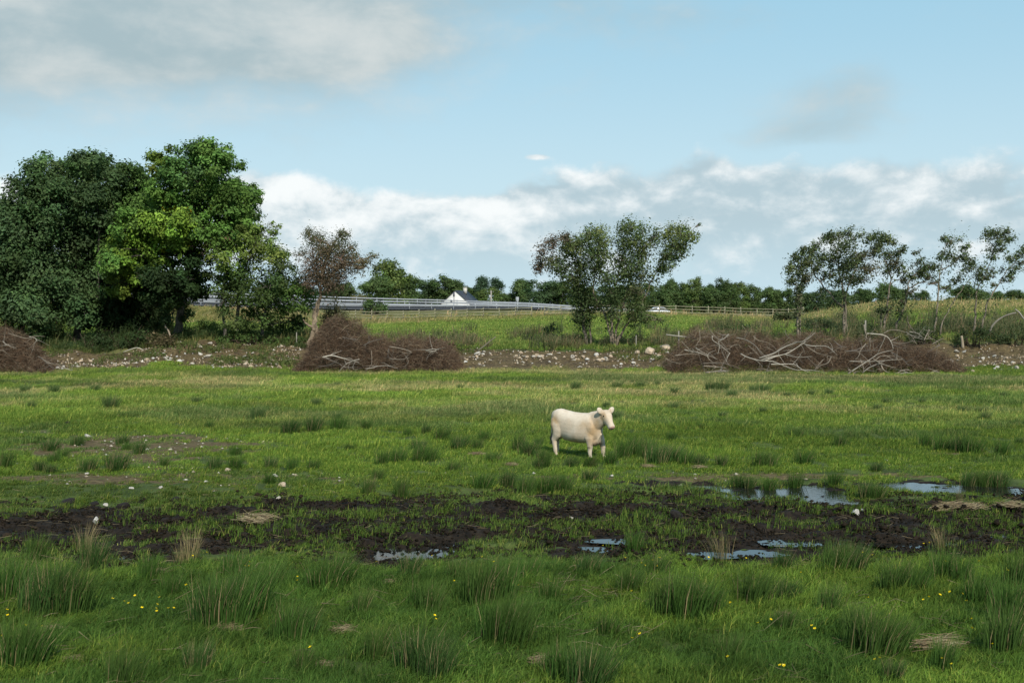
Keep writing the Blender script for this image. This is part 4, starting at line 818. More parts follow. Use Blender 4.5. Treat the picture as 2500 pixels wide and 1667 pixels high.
# ------------------------------------------------------------------ brush piles
def brush_pile(label, prof, Y, depth, n, seed, white, base_py=906):
    r = np.random.default_rng(seed); pu = np.array([p[0] for p in prof], float); pt = np.array([p[1] for p in prof], float)
    x0 = (pu.mean() - CX) / F * Y; base = np.array([x0, Y, float(zt(x0, Y - 1))])
    root = empty('brush_pile', base, label, 'brush pile', 'piles of cut brush along the field edge')
    u = r.uniform(pu[0], pu[-1], n); top = np.interp(u, pu, pt) + (fbm(u * .06, u * 0, seed, 5, .7) - .58) * 52
    x = (u - CX) / F * Y; gz = zt(x, np.full(n, Y - depth * .8)); hz = np.maximum(H - (top - HY) * Y / F - gz, .15)
    f = r.random(n); # height fraction; surface-biased
    yy = r.uniform(-1, 1, n); shape = np.sqrt(np.clip(1 - yy ** 2, 0, 1))
    z = gz + hz * shape * (1 - .75 * f ** 1.3)
    c = np.stack([x, Y + yy * depth, z], 1)
    ln = r.uniform(.3, .9, n) * np.where(r.random(n) < .14, 1.9, 1.)
    d = r.normal(size=(n, 3)) * np.array([1.0, .6, .55]); d[:, 2] += .15; d = norm(d); sp = r.random(n) < .035; d[sp] = norm(np.c_[r.normal(0, .5, sp.sum()), r.normal(0, .3, sp.sum()), r.uniform(.5, 1.2, sp.sum())]); ln[sp] = r.uniform(.8, 1.7, sp.sum()); side = norm(r.normal(size=(n, 3))) * ln[:, None] * .16
    P = np.stack([c - d * ln[:, None] / 2, c + side, c + d * ln[:, None] / 2], 1); P[:, :, 2] = np.maximum(P[:, :, 2], zt(P[:, :, 0], P[:, :, 1]) + .02)
    rad = r.uniform(.004, .010, n) * np.where(r.random(n) < .10, 2., 1.); R = np.stack([rad, rad * .8, rad * .3], 1)
    v, t = tubes_many(P - base, R, 3)
    pc = np.array([(.150, .090, .050), (.105, .063, .037), (.20, .132, .078), (.055, .036, .023), (.32, .245, .165)]); k = r.choice(5, n, p=[.30, .25, .16, .16, .13])
    cc = pc[k] * r.uniform(.75, 1.2, (n, 1)); mb = MB(); mb.add(v, t, np.repeat(cc, 9, 0))
    # withered leaves clinging to the twigs
    m = n // 7; j = r.integers(0, n, m); q = c[j] + r.normal(0, .12, (m, 3)) - base
    q[:, 2] = np.maximum(q[:, 2], zt(q[:, 0] + base[0], q[:, 1] + base[1]) - base[2] + .03)
    v, t = leaf_quads(q, norm(r.normal(size=(m, 3))), r.uniform(.03, .065, m), r); mb.add(v, t, np.repeat(np.array([(.14, .078, .045)]) * r.uniform(.6, 1.3, (m, 1)), 4, 0))
    o = mb.build('twigs', M_TWIG); o.parent = root; o['kind'] = 'stuff'
    for bi, (pts, wd, cl) in enumerate(white):
        p = np.array([W(a, b, Y - depth * (.78 + .5 * min(1, max(0, (b - 825) / 80.)))) for a, b in pts]) + r.normal(0, .03, (len(pts), 3))
        q = spline(p, 4); q[:, 2] = np.maximum(q[:, 2], zt(q[:, 0], q[:, 1]) + .03); w0 = wd * Y / F / 2 * r.uniform(.6, .92); cl = np.array(cl) * r.uniform(.45, 1.0)
        mb = MB(); mb.tube(q - base, np.linspace(w0, w0 * .35, len(q)), 6, cl)
        # side shoots
        for _ in range(4):
            k_ = r.integers(1, len(q) - 1); e = q[k_] + norm(r.normal(size=3) * np.array([1, .4, .8])) * r.uniform(.3, 1.2); e[2] = max(e[2], float(zt(e[0], e[1])) + .03)
            mb.tube(spline([q[k_] - base, (q[k_] + e) / 2 + r.normal(0, .06, 3) - base, e - base], 3), np.linspace(w0 * .45, w0 * .12, 7), 4, cl, False)
        mb.build('branch', M_TWIG).parent = root
    return root
def q6(l): return [(1600 + a / 5.227, 740 + b / 5.227) for a, b in l]
def q7(l): return [(2000 + a / 4.704, 740 + b / 4.704) for a, b in l]
def q9(l): return [(600 + a / 3.136, 500 + b / 3.136) for a, b in l]
def q10(l): return [(a / 4.704, 740 + b / 4.704) for a, b in l]
PALE = (.46, .41, .33); TAN = (.34, .28, .21); GRY = (.27, .23, .19)
wC = [(q6(l), w, c) for l, w, c in [
 ([(1090, 650), (1180, 690), (1330, 730), (1500, 745), (1640, 800), (1780, 850), (1900, 850), (2080, 870), (2260, 915)], 4.5, PALE), ([(1330, 700), (1500, 640), (1650, 570), (1780, 510), (1890, 490), (1960, 440), (2035, 370)], 4.5, PALE), ([(1350, 715), (1500, 670), (1640, 650), (1800, 570), (1900, 510)], 4, PALE), ([(1380, 735), (1540, 680), (1690, 640), (1830, 540), (1920, 480)], 3.4, PALE),
 ([(1640, 650), (1760, 680), (1880, 690), (2010, 680)], 3.4, PALE), ([(1900, 520), (1980, 560), (2080, 545), (2200, 560), (2310, 660)], 3.2, PALE), ([(1920, 540), (2060, 640), (2170, 670), (2290, 700)], 2.6, TAN), ([(1040, 430), (1150, 470), (1260, 530), (1340, 610), (1400, 680)], 3, PALE), ([(1250, 420), (1310, 480), (1400, 500), (1480, 530), (1560, 600)], 2.4, TAN), ([(1560, 600), (1650, 520), (1750, 460)], 2.4, TAN),
 ([(720, 420), (740, 470), (820, 530), (900, 590), (960, 650)], 2.8, PALE), ([(700, 360), (760, 420), (860, 530), (920, 590)], 2.2, TAN), ([(940, 400), (870, 450), (800, 490)], 4, PALE), ([(950, 570), (1010, 530), (1080, 530)], 2, TAN), ([(960, 640), (920, 700), (900, 760)], 2.4, PALE),
 ([(370, 590), (460, 620), (560, 640), (690, 680)], 3, PALE), ([(510, 570), (600, 620), (700, 670), (800, 720)], 2.6, PALE), ([(240, 660), (340, 660), (440, 650), (560, 660)], 2.4, TAN), ([(130, 700), (200, 740), (320, 780)], 2.4, TAN), ([(610, 770), (740, 760), (860, 765), (960, 795), (1090, 830)], 4.2, TAN), ([(620, 800), (780, 820), (900, 835)], 4, TAN), ([(640, 880), (760, 870), (860, 860)], 5, GRY), ([(800, 870), (880, 855), (940, 860)], 3, PALE), ([(640, 880), (620, 830), (590, 790)], 2, GRY),
 ([(1240, 920), (1320, 920), (1400, 880), (1500, 850)], 3.4, PALE), ([(1290, 860), (1400, 850), (1480, 855)], 3, TAN), ([(1380, 890), (1500, 880), (1600, 885)], 2.6, TAN), ([(1470, 780), (1560, 790), (1700, 780), (1790, 790), (1870, 840), (1980, 890), (2060, 910)], 3.4, PALE), ([(2240, 680), (2200, 770), (2110, 800), (2040, 860)], 3.2, TAN), ([(2140, 720), (2080, 790), (2030, 850)], 2.6, TAN), ([(560, 350), (570, 450), (550, 500), (510, 540)], 2.2, TAN), ([(800, 490), (810, 560), (800, 660)], 2.4, PALE), ([(1650, 340), (1680, 400), (1700, 450)], 1.8, GRY), ([(1420, 560), (1480, 600), (1530, 640)], 2, TAN), ([(1200, 540), (1270, 620), (1330, 680)], 2, TAN)]]
wC += [(q7(l), w, c) for l, w, c in [
 ([(320, 810), (480, 710), (600, 630), (700, 580), (840, 535)], 4.4, PALE), ([(640, 650), (700, 620), (800, 605), (880, 610)], 3.4, TAN), ([(340, 675), (520, 670), (680, 660), (820, 655), (960, 640)], 3.4, PALE), ([(500, 800), (590, 740), (680, 700), (760, 660)], 4, PALE), ([(620, 640), (700, 680), (790, 720), (880, 745)], 3.4, TAN), ([(700, 700), (740, 760), (790, 800)], 4, TAN), ([(820, 560), (900, 610), (960, 650), (1020, 720)], 2.6, GRY),
 ([(545, 350), (640, 350), (740, 365), (800, 400), (840, 470), (850, 530)], 3.6, PALE), ([(840, 455), (960, 465), (1060, 440), (1100, 430)], 2.8, TAN), ([(840, 470), (900, 500), (980, 525)], 2.2, GRY), ([(530, 460), (480, 540), (440, 610), (400, 660)], 3, TAN), ([(310, 550), (420, 530), (520, 490), (560, 480)], 2.4, GRY), ([(300, 555), (420, 548), (700, 545)], 2.6, GRY), ([(740, 345), (800, 310), (870, 305), (940, 315), (1030, 360), (1080, 410), (1135, 470)], 3.4, TAN), ([(1000, 340), (1080, 380), (1190, 420)], 3.2, PALE), ([(1040, 325), (1130, 350), (1200, 400)], 2.6, PALE), ([(1070, 285), (1110, 330), (1150, 365)], 2.4, TAN),
 ([(510, 245), (520, 310), (540, 370), (540, 430)], 4, TAN), ([(580, 410), (582, 490), (580, 550)], 2.4, TAN), ([(1195, 420), (1230, 350), (1260, 300)], 4, TAN), ([(1260, 300), (1250, 370), (1290, 410)], 3.4, TAN), ([(880, 810), (970, 770), (1040, 755)], 3.4, TAN), ([(900, 810), (1010, 800), (1090, 805)], 3, PALE), ([(480, 650), (500, 740), (500, 805)], 2.6, TAN), ([(0, 795), (80, 815), (160, 825)], 3.4, PALE), ([(0, 490), (80, 495), (140, 540), (210, 600)], 2.6, PALE), ([(330, 770), (380, 775), (410, 805)], 3, TAN), ([(170, 440), (240, 490), (330, 510)], 2, GRY), ([(1300, 470), (1370, 430), (1430, 400)], 2.2, TAN), ([(1380, 480), (1330, 520), (1260, 560)], 2, GRY), ([(1270, 810), (1320, 780), (1360, 770)], 3, TAN)]]
brush_pile('long tangled brush pile of brown twigs and bleached branches at the right', [(1625, 905), (1640, 862), (1662, 832), (1700, 812), (1760, 808), (1820, 820), (1880, 830), (1930, 828), (1990, 824), (2060, 824), (2120, 826), (2200, 836), (2270, 852), (2310, 872), (2335, 905)], 84.6, 2.5, 24000, 71, wC)
wB = [(q9(l), w, c) for l, w, c in [
 ([(590, 1170), (660, 1150), (740, 1165), (800, 1195), (870, 1215)], 3.4, PALE), ([(870, 1190), (810, 1200), (750, 1230), (705, 1285)], 3, PALE), ([(800, 1200), (790, 1240), (800, 1270)], 2, TAN), ([(840, 1200), (820, 1250), (840, 1265)], 2, PALE), ([(600, 1165), (700, 1210), (760, 1250)], 2.2, GRY), ([(920, 1260), (980, 1250), (1010, 1240), (1080, 1235), (1160, 1245)], 3, PALE), ([(1100, 1090), (1180, 1100), (1250, 1115), (1270, 1140)], 2.6, TAN), ([(1380, 1115), (1430, 1108), (1480, 1105)], 4, PALE), ([(1400, 1130), (1440, 1120), (1470, 1108)], 3, PALE), ([(960, 1120), (965, 1180), (960, 1230)], 2, TAN), ([(1090, 1100), (1095, 1160), (1130, 1200)], 2, GRY), ([(1230, 1160), (1240, 1210), (1200, 1260)], 3, TAN), ([(740, 1010), (800, 1020), (870, 1035)], 2, GRY), ([(1100, 1180), (1180, 1190), (1250, 1175)], 3, TAN), ([(900, 1080), (960, 1040), (1050, 1020)], 2, GRY), ([(560, 1240), (640, 1220), (700, 1190)], 2, GRY)]]
brush_pile('low brown brush pile in the middle at the foot of the thorn tree', [(728, 903), (745, 872), (765, 836), (790, 796), (825, 776), (862, 786), (890, 812), (930, 826), (980, 834), (1030, 832), (1080, 838), (1108, 860), (1122, 900)], 84.8, 2.3, 22000, 72, wB)
wA = [(q10(l), w, c) for l, w, c in [([(100, 355), (200, 375), (300, 400), (400, 380), (520, 390)], 2.2, TAN), ([(20, 440), (80, 480), (200, 520)], 2.8, PALE), ([(440, 610), (560, 680), (660, 700), (770, 715)], 3.4, TAN), ([(450, 620), (600, 740), (620, 760)], 2.4, GRY), ([(720, 740), (780, 760), (830, 765)], 3, PALE), ([(0, 540), (40, 545), (110, 600)], 2, TAN), ([(330, 385), (400, 395), (430, 440)], 2, PALE), ([(540, 690), (640, 700), (740, 735)], 2.6, TAN)]]
brush_pile('heap of dry brown brush cut by the left edge', [(-90, 900), (-70, 830), (-30, 800), (10, 800), (40, 818), (75, 845), (105, 870), (128, 902)], 84.6, 2.2, 13000, 73, wA)

# old fence remnants and loose timber on the bank
def pole(label, cat, name, pts, Y, w, col=(.30, .28, .22), grp=None):
    p = np.array([W(a, b, Y) for a, b in pts]); base = p[0].copy(); mb = MB(); mb.tube(spline(p, 3) - base, np.linspace(w, w * .7, 3 * (len(p) - 1) + 1 if len(p) > 2 else 4), 7, col)
    o = mb.build(name, M_TWIG); o.location = base; return tag(o, label, cat, grp)
def stake(label, px, top, Y, w, base_lean=0):
    x = (px - CX) / F * Y; g = float(zt(x, Y)); z = H - (top - HY) * Y / F
    mb = MB(); mb.tube([(0, 0, -.3), (base_lean, 0, z - g)], [w, w * .85], 7, (.27, .25, .20)); o = mb.build('fence_stake', M_TWIG); o.location = (x, Y, g); return tag(o, label, 'stake', 'old stakes along the bank')
stake('upright pale stake holding the fallen rail behind the right brush pile', 1657, 808, 92.5, .055); pole('fallen pale rail resting level on the stake behind the right brush pile', 'rail', 'fallen_rail', [(1626, 817), (1660, 821), (1700, 824), (1760, 822)], 92.3, .055)
stake('thin grey stake left of the thorn trunk', 724, 811, 94, .045); stake('slim dark post right of the fan-shaped birch', 1553, 818, 96, .05); stake('grey post standing behind the big right brush pile', 2113, 782, 96, .075)
pole('bare pole leaning up out of the rubble right of the central brush pile', 'pole', 'leaning_pole', [(1165, 858), (1190, 838), (1210, 822)], 93, .05, (.22, .19, .14))
pole('arched bare limb springing from the hedge at the right', 'branch', 'bare_limb', q7([(1960, 330), (1990, 260), (2060, 190), (2150, 140), (2260, 110)]), 96, .085, (.20, .18, .14))
pole('short bare limb slanting down at the right edge', 'branch', 'bare_limb', q7([(2420, 240), (2350, 180), (2300, 110), (2250, 70)]), 95, .07, (.34, .31, .26))
pole('splintered pale stump among the stones at the right', 'stump', 'broken_stump', q7([(1650, 520), (1645, 450), (1635, 375)]), 91.5, .12, (.36, .29, .20))
pole('forked pale dead branch in the dark under the left trees', 'branch', 'dead_branch', q10([(1420, 560), (1490, 535), (1575, 512), (1650, 540)]), 91.5, .045, (.42, .38, .29))
pole('crooked pale snag standing at the foot of the ash', 'branch', 'dead_branch', q10([(1960, 400), (1935, 320), (1900, 270), (1905, 235)]), 95, .07, (.34, .27, .19))

# ------------------------------------------------------------------ cow
def build_cow():
    mb = MB()
    def loft(st, n=20, frames=None):
        """st: list of (centre, up-ish vector radius, side vector radius)"""
        V = []; th = np.arange(n) / n * 2 * math.pi
        for c, a, b in st:
            ca, sa = np.cos(th), np.sin(th); ca = np.sign(ca) * np.abs(ca) ** .85; sa = np.sign(sa) * np.abs(sa) ** .85
            V.append(np.asarray(c) + ca[:, None] * np.asarray(a) + sa[:, None] * np.asarray(b))
        V = np.concatenate(V); t = []
        for i in range(len(st) - 1):
            for k in range(n):
                q = (k + 1) % n; t += [(i * n + k, i * n + q, (i + 1) * n + q), (i * n + k, (i + 1) * n + q, (i + 1) * n + k)]
        for k in range(1, n - 1): t += [(0, k + 1, k), ((len(st) - 1) * n, (len(st) - 1) * n + k, (len(st) - 1) * n + k + 1)]
        mb.add(V, t)
    def limb(pts, n=12):
        P = np.array([p[:3] for p in pts]); d = norm(np.gradient(P, axis=0)); st = []
        for p, dd in zip(pts, d):
            side = norm(np.cross(dd, np.array([1, 0, 0.]))); fw = np.cross(side, dd); r1 = p[3]; r2 = p[4] if len(p) > 4 else p[3]
            st.append((p[:3], fw * r1, side * r2))
        loft(st, n)
    T = [(-.82, 1.30, 1.04, .09), (-.76, 1.38, .90, .17), (-.66, 1.44, .72, .25), (-.52, 1.46, .58, .29), (-.36, 1.425, .51, .31), (-.12, 1.38, .45, .345), (.12, 1.365, .435, .355), (.34, 1.37, .445, .33), (.52, 1.385, .47, .295), (.66, 1.35, .52, .235), (.76, 1.27, .58, .17), (.83, 1.15, .70, .09)]
    loft([((x, 0, (a + b) / 2), (0, 0, (a - b) / 2), (0, w, 0)) for x, a, b, w in T], 28)
    # dewlap / brisket
    loft([((.46, 0, .56), (0, 0, .14), (0, .16, 0)), ((.64, 0, .52), (0, 0, .15), (0, .13, 0)), ((.77, 0, .58), (.04, 0, .13), (0, .10, 0)), ((.84, 0, .72), (.05, 0, .08), (0, .05, 0))], 14)
    for sd in (-1, 1):
        loft([((.52, sd * .18, 1.26), (.05, 0, 0), (0, .03, 0)), ((.53, sd * .205, 1.12), (.13, 0, 0), (0, .075, 0)), ((.54, sd * .215, .95), (.17, 0, 0), (0, .095, 0)), ((.55, sd * .205, .78), (.14, 0, 0), (0, .08, 0)), ((.55, sd * .19, .66), (.07, 0, 0), (0, .04, 0))], 12)
    hy, hp = math.radians(-26), math.radians(52); hd = np.array([math.cos(hy) * math.cos(hp), math.sin(hy) * math.cos(hp), -math.sin(hp)]); hs = np.array([-math.sin(hy), math.cos(hy), 0]); hu = np.cross(hd, hs); poll = np.array([.99, -.08, 1.43])
    # neck
    A = np.array([.46, 0, 1.03]); B = poll + hd * .13 - hu * .05
    nk = []
    for t_, ru, rs in ((0, .34, .21), (.3, .32, .19), (.6, .27, .16), (.85, .22, .155), (1, .19, .14)):
        c = A + (B - A) * t_ + np.array([0, 0, .02 * math.sin(t_ * 3.14)]); ax = norm(B - A); up = norm(np.cross(ax, np.cross(np.array([0, 0, 1.]), ax))); nk.append((c, up * ru, norm(np.cross(up, ax)) * rs))
    loft(nk, 20)
    hst = [(-.06, .06, .08, 0), (-.01, .12, .13, 0), (.07, .165, .16, -.02), (.16, .185, .165, -.035), (.26, .165, .132, -.03), (.36, .128, .100, -.018), (.45, .108, .092, -.010), (.52, .105, .102, -.006), (.57, .088, .096, -.008), (.60, .05, .06, -.01)]
    loft([(poll + hd * t_ + hu * o_, hu * a, hs * b) for t_, a, b, o_ in hst], 18)
    for s in (-1, 1):   # ears, pricked sideways and up
        e0 = poll + hd * .05 + hs * s * .11 + hu * .01; ed = norm(hs * s * .85 + np.array([0, 0, .75]) - hd * .1); ef = norm(np.cross(ed, np.array([math.cos(hy), math.sin(hy), 0]))); en = np.cross(ed, ef)
        loft([(e0, ef * .04, en * .035), (e0 + ed * .06, ef * .088, en * .036), (e0 + ed * .13, ef * .098, en * .03), (e0 + ed * .20, ef * .08, en * .026), (e0 + ed * .25, ef * .025, en * .018)], 12)
    for s, dx in ((-1, 0.), (1, .24)):   # forelegs
        y = s * .19
        limb([(.50, y * .95, .98, .17, .09), (.50 + dx * .3, y * 1.05, .78, .145, .095), (.53 + dx * .55, y * 1.05, .62, .135, .105), (.55 + dx * .75, y, .50, .108, .09), (.555 + dx * .85, y, .40, .085, .078), (.56 + dx * .9, y, .35, .084, .078), (.555 + dx * .93, y, .28, .066, .062), (.55 + dx * .97, y, .16, .060, .057), (.56 + dx, y, .10, .05, .047), (.575 + dx, y, .06, .05, .05), (.59 + dx, y, .0, .066, .058)])
    for s, dx in ((-1, 0.), (1, -.16)):  # hind legs: stifle forward, hock back
        y = s * .19
        limb([(-.56, y * .8, 1.16, .22, .11), (-.54 + dx * .2, y, .96, .235, .13), (-.52 + dx * .3, y * 1.08, .80, .19, .12), (-.56 + dx * .5, y * 1.05, .66, .145, .105), (-.63 + dx * .7, y, .56, .108, .083), (-.665 + dx * .8, y, .50, .09, .074), (-.655 + dx * .85, y, .43, .074, .068), (-.635 + dx * .95, y, .28, .064, .061), (-.62 + dx, y, .15, .060, .057), (-.61 + dx, y, .10, .051, .047), (-.595 + dx, y, .06, .05, .05), (-.575 + dx, y, 0, .066, .058)])
    loft([((-.44, -.02, .70), (0, 0, .05), (0, .07, 0)), ((-.36, -.02, .60), (.10, 0, .04), (0, .10, 0)), ((-.34, -.02, .53), (.08, 0, .03), (0, .08, 0)), ((-.33, -.02, .49), (.03, 0, .01), (0, .03, 0))], 12)  # udder
    limb([(-.74, 0, 1.36, .05), (-.81, 0, 1.30, .045), (-.845, -.01, 1.15, .03), (-.85, -.02, .95, .024), (-.845, -.03, .75, .022), (-.84, -.03, .60, .026)], 8)
    o = mb.build('cow', solid_mat('tmp', (1, 1, 1)))
    md = o.modifiers.new('r', 'REMESH'); md.mode = 'VOXEL'; md.voxel_size = .016; md.adaptivity = 0
    sm = o.modifiers.new('s', 'SMOOTH'); sm.factor = .5; sm.iterations = 9
    dg = bpy.context.evaluated_depsgraph_get(); me = bpy.data.meshes.new_from_object(o.evaluated_get(dg)); bpy.data.objects.remove(o)
    n = len(me.vertices); co = np.empty(n * 3, np.float32); me.vertices.foreach_get('co', co); co = co.reshape(-1, 3).astype(float)
    x, y, z = co.T
    cream = np.array([.56, .455, .335]); tan = np.array([.40, .265, .135]); pink = np.array([.36, .20, .155]); dirt = np.array([.13, .085, .05]); pale = np.array([.62, .53, .415])
    f = fbm(x * 3.2 + y * 1.3, z * 3.2 + 5, 3, 4)
    g = lambda cx_, cz, rx, rz: np.exp(-(((x - cx_) / rx) ** 2 + ((z - cz) / rz) ** 2))
    tw = np.clip(1.5 * g(-.62, 1.0, .16, .24) + .75 * g(.68, .78, .16, .24) + .55 * g(.42, 1.0, .14, .18) + .8 * g(.2, .50, .6, .12) + .5 * g(-.2, 1.0, .3, .12) * sstep(f, .5, .6) + .7 * g(.78, 1.12, .2, .26) + .5 * g(.5, .75, .12, .12), 0, .92) * sstep(f, .18, .5)
    c = cream + (pale - cream) * sstep(f, .4, .7)[:, None]; c = c * (1 - tw[:, None]) + tan * tw[:, None]
    tm = (co - poll) @ hd; lat = np.linalg.norm((co - poll) - np.outer(tm, hd), axis=1); head = (lat < .2) & (x > .85)
    fc = head * np.clip(.75 * np.exp(-((tm - .15) / .12) ** 2) * sstep(np.abs((co - poll) @ hs), .07, .13) + .35 * sstep(f, .45, .65), 0, 1); c = c * (1 - fc[:, None]) + tan * fc[:, None]  # tan round eyes and cheeks: face shading put into the coat colour
    mz = sstep(tm, .535, .575) * head * .85; c = c * (1 - mz[:, None]) + pink * mz[:, None]
    kn = g(.56, .345, .05, .035) * (y < 0) * .9 + g(.77, .345, .06, .03) * .5 + .8 * sstep(-z, -.06, -.03) + .8 * g(.70, .42, .16, .07) * sstep(f, .4, .6)
    kn = np.clip(kn, 0, 1); c = c * (1 - kn[:, None]) + dirt * kn[:, None]
    curl = head & (tm < .14); c[curl] *= .93
    a = me.color_attributes.new('tint', 'FLOAT_COLOR', 'POINT'); cc = np.ones((n, 4), np.float32); cc[:, :3] = c; a.data.foreach_set('color', cc.ravel())
    me.polygons.foreach_set('use_smooth', np.ones(len(me.polygons), bool)); me.materials.clear(); me.name = 'cow'
    me.materials.append(solid_mat('cow_hide', (1., 1., 1.), .8, .10, 14., bump=.2, bscale=30., attr=True, spec=.2))
    X, Y, Z = PY(1408, 1117); root = obj('cow', me, (X, Y, Z + .02), (0, 0, math.radians(-35))); root.scale = (1.05, .97, .985)
    tag(root, 'cream-white cow standing in the rushes with its head turned towards us', 'cow')
    me_d = solid_mat('cow_eye', (.02, .015, .012), .2, .1)
    for s in (-1, 1):
        mb2 = MB(); p = poll + hd * .165 + hs * s * .150 + hu * .055; th = np.linspace(0, 1, 6)
        mb2.tube([p - hs * s * .02, p - hs * s * .008, p + hs * s * .006, p + hs * s * .014], [.012, .022, .020, .008], 8); e = mb2.build('eye', me_d, None, True); e.parent = root
        mb2 = MB(); p = poll + hd * .582 + hs * s * .048 + hu * .03; mb2.tube([p - hd * .015, p + hd * .012], [.016, .010], 8); e = mb2.build('nostril', me_d, None, True); e.parent = root
    mb2 = MB(); p = poll + hd * .565 - hu * .07
    mb2.tube([p - hs * .06 - hd * .03, p - hs * .03, p + hs * .03, p + hs * .06 - hd * .03], .010, 6); mb2.build('mouth', me_d).parent = root
    r = np.random.default_rng(5); n = 160; P0 = np.array([-.84, -.03, .66]) + r.normal(0, .012, (n, 3)); ln = r.uniform(.18, .36, n)
    P = np.stack([P0, P0 + np.c_[r.normal(0, .025, (n, 2)), -ln * .5], P0 + np.c_[r.normal(0, .035, (n, 2)), -ln]], 1)
    v, t = tubes_many(P, np.stack([np.full(n, .006)] * 2 + [np.full(n, .002)], 1)); mb2 = MB(); mb2.add(v, t, (.44, .34, .24)); mb2.build('tail_hair', M_TWIG).parent = root
build_cow()

# ------------------------------------------------------------------ grass
def blades(r, n, R, h, w, lean=(.25, 0), curl=.5, cbase=(.9, .9, .8), ctip=(1.1, 1.1, 1.), hvar=.35, clumps=0, dead=.06):
    if clumps:
        cc = r.uniform(-R, R, (clumps, 2)); k = r.integers(0, clumps, n); p = cc[k] + r.normal(0, R * .12, (n, 2)); out = p - cc[k]
    else:
        p = r.uniform(-R, R, (n, 2)); out = r.normal(0, .1, (n, 2))
    hh = h * np.exp(r.normal(0, hvar, n)); ang = r.uniform(0, 6.28, n)
    d = np.c_[np.cos(ang), np.sin(ang)] * r.uniform(.1, curl, n)[:, None] + np.array(lean) + out * .8
    wv = np.c_[-np.sin(ang), np.cos(ang)] * w * r.uniform(.6, 1.2, n)[:, None]
    b = np.c_[p, np.zeros(n) - .02]; m = b + np.c_[d * hh[:, None] * .35, hh * .6]; t = b + np.c_[d * hh[:, None], hh * (1 - .25 * np.minimum(1, np.linalg.norm(d, axis=1)))]
    W3 = np.c_[wv, np.zeros(n)] / 2
    v = np.stack([b - W3, b + W3, m + W3 * .75, m - W3 * .75, t], 1).reshape(-1, 3); i = np.arange(n)[:, None] * 5
    tr = np.stack([i + np.array([0, 1, 2]), i + np.array([0, 2, 3]), i + np.array([3, 2, 4])], 1).reshape(-1, 3)
    cv = (1 + r.normal(0, .15, (n, 1))) * np.ones((n, 3)); dd = r.random(n) < dead; cv[dd] *= np.array([2.6, 1.7, 2.2])
    cb, ct = np.array(cbase), np.array(ctip); cm = (cb + ct) / 2
    c = np.stack([cv * cb, cv * cb, cv * cm, cv * cm, cv * ct], 1).reshape(-1, 3); return v, tr, c
def scatter(name, protos, pts, rotz, scl, tint, mat, label=None):
    col = bpy.data.collections.new(name + '_sources')
    for i, (v, t, c) in enumerate(protos):
        me = new_mesh(name + '_tuft', v, t, c); me.materials.append(mat); o = bpy.data.objects.new('%s_tuft_%02d' % (name, i), me); col.objects.link(o)
    n = len(pts); me = bpy.data.meshes.new(name); me.vertices.add(n); me.vertices.foreach_set('co', np.asarray(pts, np.float32).ravel())
    a = me.attributes.new('irot', 'FLOAT_VECTOR', 'POINT'); a.data.foreach_set('vector', np.asarray(rotz, np.float32).ravel())
    a = me.attributes.new('iscl', 'FLOAT_VECTOR', 'POINT'); a.data.foreach_set('vector', np.asarray(scl, np.float32).ravel())
    a = me.attributes.new('iidx', 'INT', 'POINT'); a.data.foreach_set('value', rng.integers(0, len(protos), n).astype(np.int32))
    a = me.attributes.new('itint', 'FLOAT_COLOR', 'POINT'); a.data.foreach_set('color', np.c_[tint, np.ones(n)].astype(np.float32).ravel())
    o = bpy.data.objects.new(name, me); COL.objects.link(o); me.materials.append(mat)
    g = bpy.data.node_groups.new(name, 'GeometryNodeTree'); g.interface.new_socket('Geometry', in_out='INPUT', socket_type='NodeSocketGeometry'); g.interface.new_socket('Geometry', in_out='OUTPUT', socket_type='NodeSocketGeometry')
    N = g.nodes; L = g.links; gi = N.new('NodeGroupInput'); go = N.new('NodeGroupOutput'); ip = N.new('GeometryNodeInstanceOnPoints'); ci = N.new('GeometryNodeCollectionInfo')
    ci.inputs[0].default_value = col; ci.inputs[1].default_value = True; ci.inputs[2].default_value = True
    def at(nm, ty):
        q = N.new('GeometryNodeInputNamedAttribute'); q.data_type = ty; q.inputs[0].default_value = nm; return q.outputs[0]
    L.new(gi.outputs[0], ip.inputs['Points']); L.new(ci.outputs[0], ip.inputs['Instance']); ip.inputs['Pick Instance'].default_value = True
    L.new(at('iidx', 'INT'), ip.inputs['Instance Index']); L.new(at('irot', 'FLOAT_VECTOR'), ip.inputs['Rotation']); L.new(at('iscl', 'FLOAT_VECTOR'), ip.inputs['Scale'])
    L.new(ip.outputs[0], go.inputs[0]); md = o.modifiers.new('scatter', 'NODES'); md.node_group = g
    tag(o, label, kind='stuff'); return o
def field_pts(y0, y1, n, margin=1.25):
    y = np.sqrt(rng.uniform(y0 * y0, y1 * y1, n)); x = rng.uniform(-.5, .5, n) * (2500 / F) * y * margin + rng.uniform(-1, 1, n); return x, y
def place(name, protos, x, y, keep, size, tint, hs=None, mat=None, rz=None):
    x, y = x[keep], y[keep]; size = size[keep]; tint = tint[keep]; z = zt(x, y); n = len(x)
    e = .5; nx = -(zt(x + e, y) - zt(x - e, y)) / (2 * e); ny = -(zt(x, y + e) - zt(x, y - e)) / (2 * e)
    rot = np.c_[-np.clip(ny, -.4, .4), np.clip(nx, -.4, .4), rng.uniform(-.5, .5, n) + np.where(rng.random(n) < .5, 0, .4)]
    h = size if hs is None else size * hs[keep]
    return scatter(name, protos, np.c_[x, y, z], rot, np.c_[size, size, h], tint, mat or M_GRASS)
def lerp(a, b, t): return np.asarray(a) * (1 - t[:, None]) + np.asarray(b) * t[:, None]
